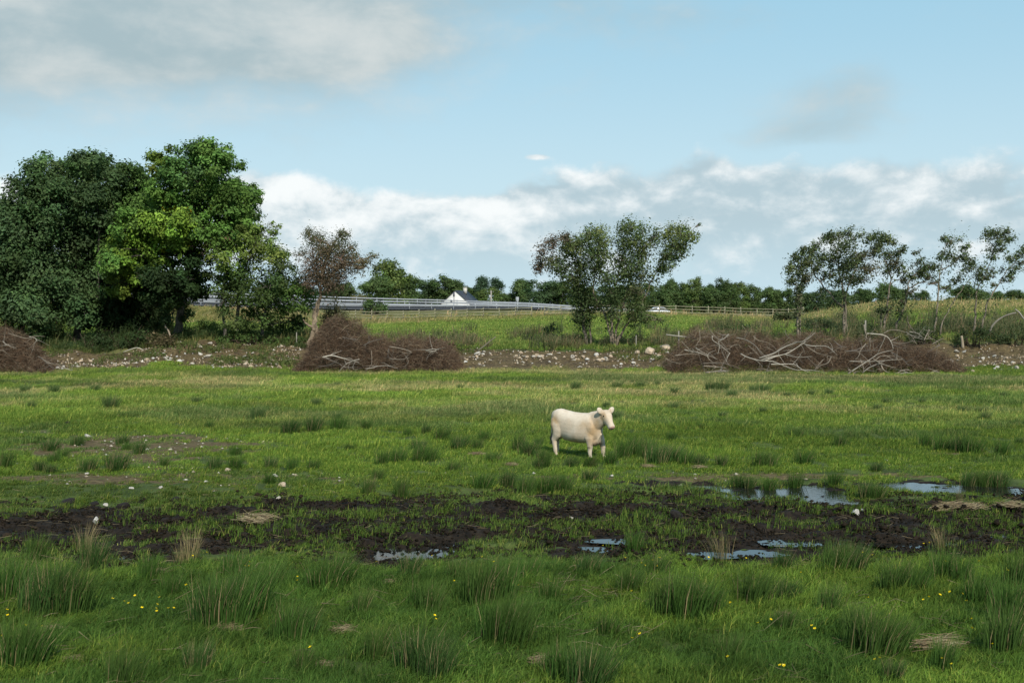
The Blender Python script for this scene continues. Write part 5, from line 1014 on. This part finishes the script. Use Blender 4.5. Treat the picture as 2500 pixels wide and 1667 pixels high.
def grass():
    r = np.random.default_rng(21)
    # pasture between the mud and the bank
    pr = [blades(r, 300, .42, .075, .011, (.25, 0), 1.0, dead=.12) for _ in range(5)] + [blades(r, 300, .42, .10, .011, (.3, 0), 1.0, clumps=9, dead=.14) for _ in range(4)]
    x, y = field_pts(21, 87.5, 26000); keep0 = rng.random(len(x)) < np.clip(.30 + 16 / y, 0, 1)
    mud, bare = mudmask(x, y); z = zt(x, y); so_ = soilness(x, y)
    keep = keep0 & (rng.random(len(x)) > mud * .985) & (rng.random(len(x)) > bare * .84) & (z > WATER_Z + .015) & (so_ < .5)
    far = sstep(y, 30, 60); d = np.clip(dryness(x, y) * (.55 + .9 * fbm(x * .6, y * .9, 133, 3)), 0, 1); pn = fbm(x * .09, y * .14, 95, 4, .6); pk = fbm(x * .5, y * .7, 96, 3)
    t = lerp((.110, .180, .026), (.165, .255, .044), far); t = t * (1 - d[:, None]) + np.array([.34, .315, .145]) * d[:, None]
    rb = sstep(fbm(x * .16, y * .30, 131, 4, .6), .52, .64) * .55; t = t * (1 - rb[:, None]) + np.array([.075, .125, .05]) * rb[:, None]
    t = t * (.62 + .76 * pn)[:, None] * (.6 + .8 * pk)[:, None]
    mossy = sstep(-y, -36, -29)[:, None]; t = t * (1 - mossy * .5) + np.array([.085, .125, .02]) * mossy * .5 * (.6 + .8 * pk)[:, None]
    size = np.exp(r.normal(0, .15, len(x))) * (.95 + .3 * far); hs = (.4 + 1.3 * fbm(x * .45, y * .45, 97, 4, .6) + .5 * rb) * (1 - .45 * np.maximum(bare, mossy[:, 0] * .7))
    place('pasture_grass', pr, x, y, keep, size, t, hs)
    # lush near strip
    pr = [blades(r, 300, .34, .085, .008, (.35, .05), 1.4, hvar=.4, dead=.07) for _ in range(5)] + [blades(r, 300, .34, .11, .008, (.5, .0), 1.4, clumps=5, hvar=.45, dead=.10) for _ in range(4)]
    x, y = field_pts(10.5, 23.4, 5600, 1.5); mud, bare = mudmask(x, y); z = zt(x, y)
    keep = (y < 22.0 + (fbm(x * .5, x * 0, 33, 3) - .5) * 1.4) & (z > WATER_Z + .02)
    pn = fbm(x * .35, y * .5, 98, 4, .6); pk = fbm(x * 1.1, y * 1.4, 99, 3)
    t = lerp((.066, .128, .024), (.142, .222, .034), sstep(pn, .38, .66)) * (.42 + 1.05 * pk)[:, None]
    hs = (.25 + 1.5 * fbm(x * .8, y * .8, 100, 4, .6)) * (1 - .35 * sstep(y, 20.5, 22.5)); place('lush_grass', pr, x, y, keep, np.exp(r.normal(0, .15, len(x))), t, hs)
    # weed and sprout in the mud
    pr = [blades(r, 50, .3, .09, .011, (.2, 0), .9, clumps=6, dead=.12) for _ in range(4)]
    x, y = field_pts(21.5, 31, 7000); mud, bare = mudmask(x, y); z = zt(x, y)
    pn = fbm(x * .8, y * 2.2, 101, 4, .6); keep = (mud > .2) & (z > WATER_Z + .01) & (pn > .535)
    place('mud_sprouts', pr, x, y, keep, np.exp(r.normal(0, .2, len(x))), lerp((.055, .095, .018), (.10, .16, .028), pn) , None)
    def crumb(sd):
        q = np.random.default_rng(sd); V = []; T = []
        oc = np.array([(1, 0, 0), (-1, 0, 0), (0, 1, 0), (0, -1, 0), (0, 0, 1), (0, 0, -1.)]); ot = np.array([(0, 2, 4), (2, 1, 4), (1, 3, 4), (3, 0, 4), (2, 0, 5), (1, 2, 5), (3, 1, 5), (0, 3, 5)])
        for i in range(16):
            sz = q.uniform(.006, .028); V.append(oc * sz * q.uniform(.6, 1.4, (6, 3)) * np.array([1.3, 1, .8]) + np.r_[q.normal(0, .16, 2), sz * .3]); T.append(ot + 6 * i)
        return np.vstack(V), np.vstack(T), np.ones((96, 3))
    x, y = field_pts(21.6, 31.5, 5200); mud, bare = mudmask(x, y); z = zt(x, y); keep = (mud > .35) & (z > WATER_Z - .01); tv = np.exp(r.normal(0, .35, (len(x), 1))) * np.array([.024, .017, .011])
    place('peat_crumbs', [crumb(i) for i in range(5)], x, y, keep, np.exp(r.normal(0, .35, len(x))), tv, None)
    # rough field beyond the bank
    pr = [blades(r, 190, .7, .13, .028, (.2, 0), 1.0, clumps=8, dead=.12) for _ in range(6)]
    x, y = field_pts(95, 163, 21000, 1.3); u = CX + F * x / y; rn = np.interp(u, RU, RYN); keep = (y < rn - .6) & (soilness(x, y) < .4)
    d = dryness(x, y); pn = fbm(x * .1, y * .1, 103, 4); pk = fbm(x * .5, y * .5, 104, 3)
    t = lerp((.135, .235, .040), (.180, .285, .052), pn); t = t * (1 - .8 * d[:, None]) + np.array([.27, .24, .11]) * .8 * d[:, None]; t = t * (.65 + .7 * pk)[:, None]
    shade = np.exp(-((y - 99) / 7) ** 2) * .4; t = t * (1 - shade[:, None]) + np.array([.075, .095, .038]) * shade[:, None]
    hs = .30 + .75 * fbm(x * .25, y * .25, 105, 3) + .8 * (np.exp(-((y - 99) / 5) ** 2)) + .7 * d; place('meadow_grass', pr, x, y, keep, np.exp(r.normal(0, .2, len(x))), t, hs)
    # tall weeds, docks and thistles at the foot of the meadow, dry stems under the fence and on the crest
    def weed(n, h):
        v, t, c = blades(r, n, .5, h, .03, (.15, 0), .45, hvar=.3, clumps=7, dead=.2)
        m = n * 2; cc = r.uniform(-.5, .5, (m, 3)) * np.array([1, 1, 0]); cc[:, 2] = r.uniform(.1, h * .95, m); q, tq = leaf_quads(cc, norm(r.normal(size=(m, 3)) + np.array([0, 0, .5])), r.uniform(.03, .075, m), r)
        return np.vstack([v, q]), np.vstack([t, tq + len(v)]), np.vstack([c, np.repeat(np.ones((m, 3)) * r.uniform(.7, 1.2, (m, 1)), 4, 0)])
    pr = [weed(45, .8) for _ in range(5)]
    x, y = field_pts(94.5, 128, 5200, 1.3); u = CX + F * x / y; pn = fbm(x * .22, y * .22, 107, 4); pr_ = np.exp(-((y - 98.5) / 5.5) ** 2) * .85 + .12 + .25 * sstep(u, 1650, 1800)
    keep = (rng.random(len(x)) < pr_ * sstep(pn, .36, .58)) & (u > 840) & (soilness(x, y) < .3); dk = sstep(fbm(x * .3, y * .3, 108, 3), .4, .6)
    place('tall_weeds', pr, x, y, keep, np.exp(r.normal(0, .25, len(x))) * .95, lerp((.085, .105, .048), (.14, .14, .07), dk), None)
    pr = [blades(r, 70, .6, .36, .028, (.25, 0), .6, clumps=6, hvar=.35, dead=.3) for _ in range(5)]
    x, y = field_pts(126, 176, 4200, 1.35); u = CX + F * x / y; rn = np.interp(u, RU, RYN)
    pr_ = np.where(u > 1950, np.exp(-((y - 149) / 10) ** 2), np.exp(-((y - 162) / 5.5) ** 2)); keep = (rng.random(len(x)) < pr_) & (y < rn - .4); pk = fbm(x * .25, y * .25, 109, 3)
    place('dry_grass', pr, x, y, keep, np.exp(r.normal(0, .25, len(x))), lerp((.16, .20, .065), (.32, .31, .15), sstep(pk, .3, .7)), None)
    # dark growth under the left hedgerow and litter on the bank
    pr = [weed(60, .55) for _ in range(4)]
    x, y = field_pts(93, 112, 4200, 1.3); u = CX + F * x / y; keep = (u < 860) & (soilness(x, y) < .35); pk = fbm(x * .3, y * .3, 110, 3)
    place('undergrowth', pr, x, y, keep, np.exp(r.normal(0, .25, len(x))), lerp((.055, .085, .03), (.14, .145, .055), sstep(pk, .4, .65)), None)
    n = 420; x, y = field_pts(31, 48, n * 6); mud, bare = mudmask(x, y); k = (rng.random(len(x)) < bare * .75) ; x, y = x[k][:n], y[k][:n]; z = zt(x, y); mb = MB()
    oc = np.array([(1, 0, 0), (-1, 0, 0), (0, 1, 0), (0, -1, 0), (0, 0, 1), (0, 0, -1.)]); ot = np.array([(0, 2, 4), (2, 1, 4), (1, 3, 4), (3, 0, 4), (2, 0, 5), (1, 2, 5), (3, 1, 5), (0, 3, 5)])
    for i in range(len(x)):
        sz = .012 + .05 * r.random() ** 3; mb.add(oc * sz * r.uniform(.6, 1.4, (6, 3)) * np.array([1.3, 1, .7]) + np.array([x[i], y[i], z[i] + sz * .4]), ot, np.array([(1.3, 1.25, 1.15), (.9, .78, .6), (1.1, 1.0, .85)][i % 3]) * r.uniform(.6, 1.1))
    tag(mb.build('pebbles', M_STONE), kind='stuff')
    pr = [weed(26, .28) for _ in range(4)]
    x, y = field_pts(85.6, 97, 2600, 1.3); pn = fbm(x * .35, y * .5, 141, 4, .6); u = CX + F * x / y; keep = (pn > np.where(u > 1060, .66, .54)) & (soilness(x, y) > .3)
    place('bank_weeds', pr, x, y, keep, np.exp(r.normal(0, .3, len(x))), lerp((.06, .10, .026), (.13, .15, .05), pn), None)
    # twig litter on the bare bank
    n = 5200; x = r.uniform(-37, 38, n); y = r.uniform(85, 96.5, n); k = soilness(x, y) > .35; x = x[k]; y = y[k]; n = len(x); z = zt(x, y); a = r.uniform(0, 6.28, n); ln = r.uniform(.2, .8, n)
    d = np.c_[np.cos(a), np.sin(a), r.normal(0, .22, n)] * ln[:, None] / 2; c = np.c_[x, y, z + .05]; P = np.stack([c - d, c + r.normal(0, .04, (n, 3)), c + d], 1); P[:, :, 2] = np.maximum(P[:, :, 2], zt(P[:, :, 0], P[:, :, 1]) + .015)
    v, t = tubes_many(P, np.stack([r.uniform(.006, .014, n)] * 3, 1)); mb = MB(); mb.add(v, t, np.repeat(np.array([(.13, .09, .06), (.09, .06, .042), (.22, .17, .12), (.07, .05, .035)])[r.integers(0, 4, n)], 9, 0)); tag(mb.build('twig_litter', M_TWIG), kind='stuff')
    # dead stalks tangled in the near grass, thickest in drifts
    x, y = field_pts(13, 22.4, 9000, 1.3); pn = fbm(x * .8, y * 1.1, 151, 4, .6); k = rng.random(len(x)) < sstep(pn, .50, .72) * .55 + .02; x, y = x[k], y[k]; n = len(x); z = zt(x, y); a = r.normal(.1, .7, n); ln = r.uniform(.12, .5, n)
    d = np.c_[np.cos(a), np.sin(a), r.normal(.15, .3, n)] * ln[:, None] / 2; c = np.c_[x, y, z + r.uniform(.03, .13, n)]; P = np.stack([c - d, c + r.normal(0, .025, (n, 3)), c + d], 1); P[:, :, 2] = np.maximum(P[:, :, 2], zt(P[:, :, 0], P[:, :, 1]) + .01)
    v, t = tubes_many(P, np.stack([np.full(n, .004)] * 2 + [np.full(n, .002)], 1)); mb = MB(); mb.add(v, t, np.repeat(np.array([(.34, .27, .15), (.24, .18, .10), (.16, .13, .06), (.12, .10, .05)])[r.integers(0, 4, n)], 9, 0)); tag(mb.build('dead_stalks', M_TWIG), kind='stuff')
    # straw and root litter in the mud
    n = 620; x, y = field_pts(21.8, 30.5, n); z = zt(x, y); k = (z > WATER_Z); x, y, z = x[k], y[k], z[k]; n = len(x); a = r.normal(0, .5, n); ln = r.uniform(.12, .45, n)
    d = np.c_[np.cos(a), np.sin(a), r.normal(0, .15, n)] * ln[:, None] / 2; c = np.c_[x, y, z + .03]; P = np.stack([c - d, c + r.normal(0, .02, (n, 3)), c + d], 1); P[:, :, 2] = np.maximum(P[:, :, 2], zt(P[:, :, 0], P[:, :, 1]) + .01)
    v, t = tubes_many(P, np.full((n, 3), .004)); mb = MB(); mb.add(v, t, np.repeat(np.array([(.28, .22, .12), (.18, .13, .07), (.12, .09, .05)])[r.integers(0, 3, n)], 9, 0)); tag(mb.build('straw_litter', M_TWIG), kind='stuff')
grass()

# ------------------------------------------------------------------ rush tufts, dry heaps, buttercups
def rush_mesh(name, seed, n, straw=.06, spread=.34, lean=.11, green=(.036, .068, .018)):
    r = np.random.default_rng(seed); p = r.normal(0, .13, (n, 2)); a = r.uniform(0, 6.28, n); h = r.uniform(.45, 1.0, n) ** .8
    d = norm(p + r.normal(0, .05, (n, 2))) * r.uniform(.05, spread, n)[:, None] + np.array([lean, 0])
    b = np.c_[p, np.full(n, -.06)]; m = b + np.c_[d * h[:, None] * .42, h * .55]; t = b + np.c_[d * h[:, None] * 1.1 + r.normal(0, .03, (n, 2)), h]
    w = r.uniform(.0045, .0075, n)[:, None]; Wv = np.c_[-np.sin(a), np.cos(a), np.zeros(n)] * w
    v = np.stack([b - Wv, b + Wv, m + Wv * .8, m - Wv * .8, t], 1).reshape(-1, 3); i = np.arange(n)[:, None] * 5
    tr = np.stack([i + np.array([0, 1, 2]), i + np.array([0, 2, 3]), i + np.array([3, 2, 4])], 1).reshape(-1, 3)
    c = np.array(green) * (1 + r.normal(0, .22, (n, 1))) ; s = r.random(n) < straw; c[s] = np.array([.30, .235, .12]) * r.uniform(.6, 1.1, (s.sum(), 1)); c = np.clip(c, .005, 1)
    tip = np.where(s[:, None], c, c * np.array([1.35, 1.15, 1.1])); low = c * np.array([.8, .85, .7])
    me = new_mesh(name, v, tr, np.stack([low, low, c, c, tip], 1).reshape(-1, 3)); me.materials.append(M_RUSH); return me
RM = [rush_mesh('rush_tuft', 600 + i, 330 + 60 * (i % 3), (.05, .08, .12)[i % 3], green=[(.048, .100, .020), (.056, .104, .023), (.043, .088, .022)][i % 3]) for i in range(9)]
RF = [rush_mesh('rush_tuft', 640 + i, 380, .08, .5, green=(.080, .130, .042)) for i in range(5)]
RS = [rush_mesh('dry_rush_tuft', 620 + i, 110, .78, .5) for i in range(3)]
RUSH = [(268, 996, 34), (510, 1045, 20), (627, 1022, 35), (707, 1058, 38), (765, 1052, 40), (824, 1050, 42), (893, 1048, 25), (994, 1064, 22), (1039, 1058, 22), (1079, 1075, 35), (1121, 1095, 35), (1164, 1095, 28), (1200, 1128, 30), (936, 1132, 38), (973, 1130, 40), (1026, 1125, 45), (1047, 1125, 38), (298, 1085, 25), (340, 1107, 30), (282, 1150, 50), (213, 1150, 35), (96, 1150, 30), (10, 1140, 45), (521, 1145, 30), (574, 1145, 35), (399, 1138, 25), (659, 1142, 30), (712, 1148, 35), (765, 1145, 28), (850, 1100, 18), (898, 1207, 40), (978, 1212, 50), (1105, 1150, 25), (1180, 1190, 40), (1238, 1190, 45),
 (1404, 949, 22), (1505, 949, 20), (1561, 948, 20), (1603, 942, 14), (1646, 960, 18), (1735, 955, 28), (1762, 954, 28), (1787, 969, 20), (1838, 958, 22), (1862, 957, 24), (1920, 970, 15), (2023, 965, 20), (1266, 1100, 45), (1290, 1112, 40), (1327, 1142, 45), (1395, 1142, 30), (1440, 1140, 32), (1490, 1135, 40), (1520, 1120, 55), (1548, 1112, 60), (1578, 1122, 58), (1605, 1132, 50), (1640, 1128, 45), (1675, 1135, 42), (1707, 1136, 30), (1760, 1138, 30), (1856, 1138, 42), (1878, 1140, 38), (1962, 1134, 40), (1638, 1075, 25), (1946, 1070, 25), (2068, 1070, 20), (2260, 1090, 40), (2300, 1100, 42), (2340, 1104, 45), (2375, 1108, 48), (2446, 1110, 40), (1803, 1190, 35), (1830, 1192, 30), (1877, 1198, 35), (1941, 1194, 40), (2116, 1216, 40), (2140, 1214, 34), (2366, 1192, 45), (2400, 1190, 42), (2440, 1192, 40), (1282, 1207, 50), (1340, 1207, 50), (1380, 1200, 40), (130, 960, 24), (60, 958, 22), (230, 955, 20), (480, 985, 20), (1480, 995, 18), (2140, 1000, 16), (2250, 985, 16), (2390, 1010, 20), (1500, 1020, 22)]
NEAR = [(32, 1470, 130), (138, 1500, 140), (96, 1500, 120), (175, 1500, 120), (361, 1415, 70), (569, 1402, 60), (521, 1530, 130), (563, 1530, 140), (611, 1500, 140), (707, 1570, 110), (728, 1560, 80), (797, 1440, 90), (829, 1430, 80), (999, 1410, 60), (1026, 1490, 80), (1052, 1500, 80), (1169, 1480, 120), (1222, 1470, 120), (1217, 1580, 130), (1244, 1580, 130), (64, 1630, 130), (21, 1630, 120), (298, 1675, 90), (914, 1610, 90), (1020, 1640, 120), (1063, 1662, 100), (85, 1370, 70), (223, 1400, 90), (1436, 1400, 50), (1548, 1347, 60), (1537, 1450, 70), (1622, 1510, 100), (1654, 1515, 120), (1686, 1515, 110), (1728, 1510, 90), (1909, 1395, 50), (2037, 1400, 80), (2079, 1400, 80), (2180, 1445, 80), (2233, 1450, 80), (2302, 1420, 90), (2345, 1430, 80), (2393, 1480, 90), (2472, 1520, 120), (1835, 1480, 90), (1914, 1540, 60), (2100, 1590, 110), (2143, 1605, 110), (2180, 1600, 100), (2090, 1550, 80), (1383, 1667, 110), (1436, 1680, 120), (1356, 1650, 80), (2446, 1600, 120), (2180, 1665, 60), (2021, 1500, 80), (1914, 1470, 60), (420, 1460, 70), (660, 1440, 70), (880, 1500, 70), (1340, 1470, 70), (1290, 1420, 70), (1480, 1560, 70), (1780, 1620, 80), (2300, 1640, 90), (2490, 1440, 100), (740, 1650, 80), (480, 1640, 70), (1110, 1420, 60), (1600, 1410, 60)]
def rush_label(px, py):
    side = 'left' if px < 830 else 'middle' if px < 1670 else 'right'
    if py > 1560: return {'left': 'rush tufts along the bottom edge at left', 'middle': 'rush tufts along the bottom edge in the middle', 'right': 'rush tufts along the bottom edge at right'}[side]
    if py > 1340: return {'left': 'rush tufts in the lush grass, left third', 'middle': 'rush tufts in the lush grass below the small pool', 'right': 'rush tufts in the buttercup grass at right'}[side]
    if py > 1165: return 'rush tufts standing in or beside the big pool' if px > 1670 else 'rush tufts on short turf beyond the black mud'
    if 1380 < px < 1720 and py > 1090: return 'rush tufts in the dark belt by the cow'
    if py > 1065: return {'left': 'rush tufts in the rough left field', 'middle': 'rush tufts in the patch left of the cow', 'right': 'rush tufts in the pasture right of the cow'}[side]
    return {'left': 'small faded rush tufts far up the field at left', 'middle': 'small faded rush tufts behind the cow', 'right': 'small faded rush tufts below the right brush pile'}[side]
def rushes():
    r = random.Random(17)
    L_ = [(a, b, c) for a, b, c in RUSH + NEAR]
    for i in range(40):   # the many lesser tufts between
        px = r.uniform(0, 2500); py = r.choice([r.uniform(935, 1090), r.uniform(1090, 1200)]); L_.append((px, py, r.uniform(.25, .42) * F / flatY(py)))
    for px, py, hp in L_:
        x, y, z = PY(px, py); hgt = hp * y / F
        if y < 22.5: z = max(z, WATER_Z)
        n = 2 if hp > 100 else 1
        me = r.choice(RM) if y < 48 else r.choice(RF); wd = max(hgt * r.uniform(.85, 1.15), .3) * (1.25 if hp < 45 else 1.0)
        o = obj('rush_tuft', me, (x, y, z), (r.uniform(-.06, .06), r.uniform(-.02, .1), r.uniform(-.6, .6)), (wd * r.uniform(1.2, 1.6), wd * 1.1, hgt * 1.22))
        tag(o, rush_label(px, py), 'rush tuft', 'rush tufts in the wet field')
    for px, py, hp, lab in [(205, 1350, 85, 'bleached straw-coloured rush clump, nearest the left edge before the mud'), (468, 1372, 92, 'upright straw-coloured rush clump standing against the black mud'), (1762, 1372, 88, 'spiky straw-coloured rush clump beside the small right puddle'), (2300, 1345, 70, 'brownish dry rush clump at the right edge of the mud'), (440, 1380, 60, 'smaller straw clump left of the upright one'), (905, 1204, 46, 'thin dry rush clump on the turf beyond the mud'), (2340, 1228, 36, 'low straw mound with upright stems at the right of the big pool')]:
        x, y, z = PY(px, py); h = hp * y / F; o = obj('dry_rush_tuft', r.choice(RS), (x, y, z), (0, .04, r.uniform(0, 6)), (h * .9, h * .9, h * 1.1)); tag(o, lab, 'rush tuft', 'dry rush clumps')
    def heap_mesh(seed):
        q = np.random.default_rng(seed); n = 150; a = q.normal(.15, .55, n); kc = q.normal(0, .30, (5, 2)); p = kc[q.integers(0, 5, n)] + q.normal(0, .15, (n, 2)); z = np.abs(q.normal(.05, .10, n)) * np.exp(-np.sum(p ** 2, 1) * 2) + .02; ln = q.uniform(.3, .85, n)
        d = np.c_[np.cos(a), np.sin(a), q.normal(0, .22, n)] * ln[:, None] / 2; c = np.c_[p, z]; P = np.stack([c - d, c + np.c_[q.normal(0, .02, (n, 2)), np.full(n, .05)], c + d], 1); P[:, :, 2] = np.maximum(P[:, :, 2], .01)
        v, t = tubes_many(P, np.stack([np.full(n, .009)] * 2 + [np.full(n, .004)], 1)); me = new_mesh('straw_heap', v, t, np.repeat(np.array([(.36, .28, .15), (.26, .19, .10), (.18, .125, .07), (.42, .34, .2)])[q.integers(0, 4, n)], 9, 0)); me.materials.append(M_TWIG); return me
    hm = [heap_mesh(660 + i) for i in range(4)]
    for px, py, w, lab in [(560, 1545, 70, 'flattened straw thatch at the foot of the left foreground rushes'), (835, 1550, 80, 'flattened straw thatch in the foreground left of centre'), (955, 1430, 50, 'small straw thatch below the small pool'), (2290, 1585, 150, 'broad flattened straw bed at the lower right'), (1170, 1112, 40, 'straw-coloured dead tussock left of the cow'), (1250, 1138, 40, 'straw-coloured dead tussock below the cow on the left'), (1582, 1142, 36, 'straw-coloured dead tussock below the cow on the right'), (1706, 1144, 40, 'drooping straw tussock at the right end of the dark rush belt'), (630, 1272, 105, 'spread heap of reddish straw on the black mud'), (2350, 1242, 110, 'broad straw mound right of the big grey rock'), (2470, 1244, 90, 'straw mound at the right edge by the mud'), (1920, 1512, 50, 'pale straw wisp in the right foreground grass'), (130, 1542, 40, 'straw thatch at the lower left corner'), (1320, 1625, 80, 'dry straw tangle at the bottom middle'), (180, 1620, 60, 'dry straw tangle at the bottom left'), (2300, 1250, 60, 'straw scraps between the grey rock and the mound'), (780, 1640, 60, 'dry straw thatch at the bottom left of centre'), (380, 1405, 60, 'straw skirt under the rush tuft left of the straw clumps')]:
        x, y, z = PY(px, py); s = w * y / F * .62; o = obj('straw_heap', r.choice(hm), (x, y, z + (.035 if y < 22 else .01)), (r.uniform(-.06, .06), r.uniform(-.05, .05), r.uniform(-.5, .5)), (s * r.uniform(1., 1.35), s * r.uniform(.7, 1.), s * .7 + .15)); tag(o, lab, 'straw heap', 'beds of dead rush straw')
    # buttercups
    mb = MB(); mb.tube([(0, 0, -.30), (.01, 0, -.1), (0, 0, 0)], [.004, .003, .003], 4, (.05, .10, .02))
    for k in range(5):
        a = k * 2 * math.pi / 5; d = np.array([math.cos(a), math.sin(a), 0]); s_ = np.array([-d[1], d[0], 0])
        mb.add(np.array([(0, 0, 0), d * .016 + s_ * .014 + (0, 0, .006), d * .028 + (0, 0, .014), d * .016 - s_ * .014 + (0, 0, .006)]), [(0, 1, 2), (0, 2, 3)], (.86, .62, .005))
    mb.tube([(0, 0, 0), (0, 0, .012)], [.008, .006], 6, (.70, .55, .02)); b0 = mb.build('buttercup', leaf_mat('buttercup_petal', .15, .4)); bm_ = b0.data; first = True
    FL = [(885, 210), (950, 195), (1125, 262), (1145, 240), (1145, 264), (1165, 283), (855, 348), (620, 398), (572, 427), (590, 441), (652, 458), (722, 440), (718, 465), (720, 480), (732, 408), (773, 468), (798, 462), (517, 417), (35, 493), (32, 470), (1366, 312), (1366, 327), (1020, 455), (1385, 546), (1425, 645), (1997, 497), (2002, 516), (620, 720), (648, 719), (565, 742), (118, 538), (193, 550), (1730, 240), (1985, 212), (2215, 220), (2268, 242), (2087, 335), (990, 375), (5, 595)]
    FR = [(28, 352), (178, 333), (522, 222), (502, 150), (418, 170), (546, 128), (595, 246), (612, 260), (646, 232), (668, 260), (677, 230), (903, 225), (1076, 220), (1327, 293), (550, 380), (1003, 437), (1130, 536), (1189, 521), (1378, 552), (1391, 555), (588, 580), (551, 608), (992, 692), (1232, 727), (1249, 737), (1667, 707), (1690, 696), (1975, 701), (2020, 728), (2206, 633), (2112, 510), (2113, 555), (1966, 400), (2012, 386), (2070, 403), (2087, 429), (1890, 422), (1915, 408), (1637, 410), (1492, 418), (1892, 157), (1917, 148), (1612, 212), (1656, 210), (1990, 235), (2145, 242), (2278, 280), (2287, 276)]
    for k, (a, b) in enumerate([(p / 1.8816, q) for p, q in FL] + [(1250 + p / 1.8816, q) for p, q in FR]):
        py = 1250 + b / 1.8816; x, y, z = PY(a, py + 18); hz = .34 if y < 21.5 else .24
        pt = W(a, py, y - .15); o = b0 if first else b0.copy()
        if not first: COL.objects.link(o)
        first = False; o.location = (pt[0], pt[1], max(pt[2], z + .2)); s_ = r.uniform(.65, .9); o.scale = (s_, s_, max(1., (o.location[2] - z) / .3)); o.rotation_euler = (r.uniform(.15, .6), r.uniform(-.3, .3), r.uniform(0, 6))
        lab = ('yellow buttercups clustered at the lower left' if a < 450 and py < 1530 else 'yellow buttercups in the left foreground grass' if a < 900 else 'yellow buttercups below the middle of the mud' if a < 1330 else 'yellow buttercups by the mud edge right of centre' if a < 1680 and py < 1400 else 'yellow buttercups at the bottom right' if py > 1560 else 'yellow buttercups among the rushes right of centre' if a < 2200 else 'yellow buttercups among the rushes at far right')
        tag(o, lab, 'flower', 'buttercups in the near grass')
rushes()

# ------------------------------------------------------------------ rows of look-alikes: which one of the row
def ordinals(groups):
    num = ['leftmost', 'second from left', 'third from left', 'fourth from left', 'fifth from left', 'sixth from left', 'seventh from left', 'eighth from left', 'ninth from left', 'tenth from left', 'eleventh from left', 'twelfth from left']
    rows = {}
    for o in COL.objects:
        if o.get('group') in groups and o.get('label'): rows.setdefault(o['label'], []).append(o)
    for lab, os_ in rows.items():
        if len(os_) < 2:
            os_[0]['label'] = lab.replace('rush tufts', 'rush tuft', 1).replace('buttercups', 'buttercup', 1); continue
        os_.sort(key=lambda o: o.location.x / o.location.y); n = len(os_)
        for i, o in enumerate(os_):
            j = n - 1 - i
            w = num[i] if i < 12 and i <= j else 'rightmost' if j == 0 else num[j].replace('left', 'right') if j < 12 else 'middle one'
            o['label'] = w + ' of the ' + lab.replace(' tree ', ' trees ', 1).replace('far tree', 'far trees', 1).replace('treess', 'trees')
ordinals(('rush tufts in the wet field', 'trees along the far skyline', 'buttercups in the near grass', 'pile of white stones', 'heap of white stones', GL, GC, GE, GR))
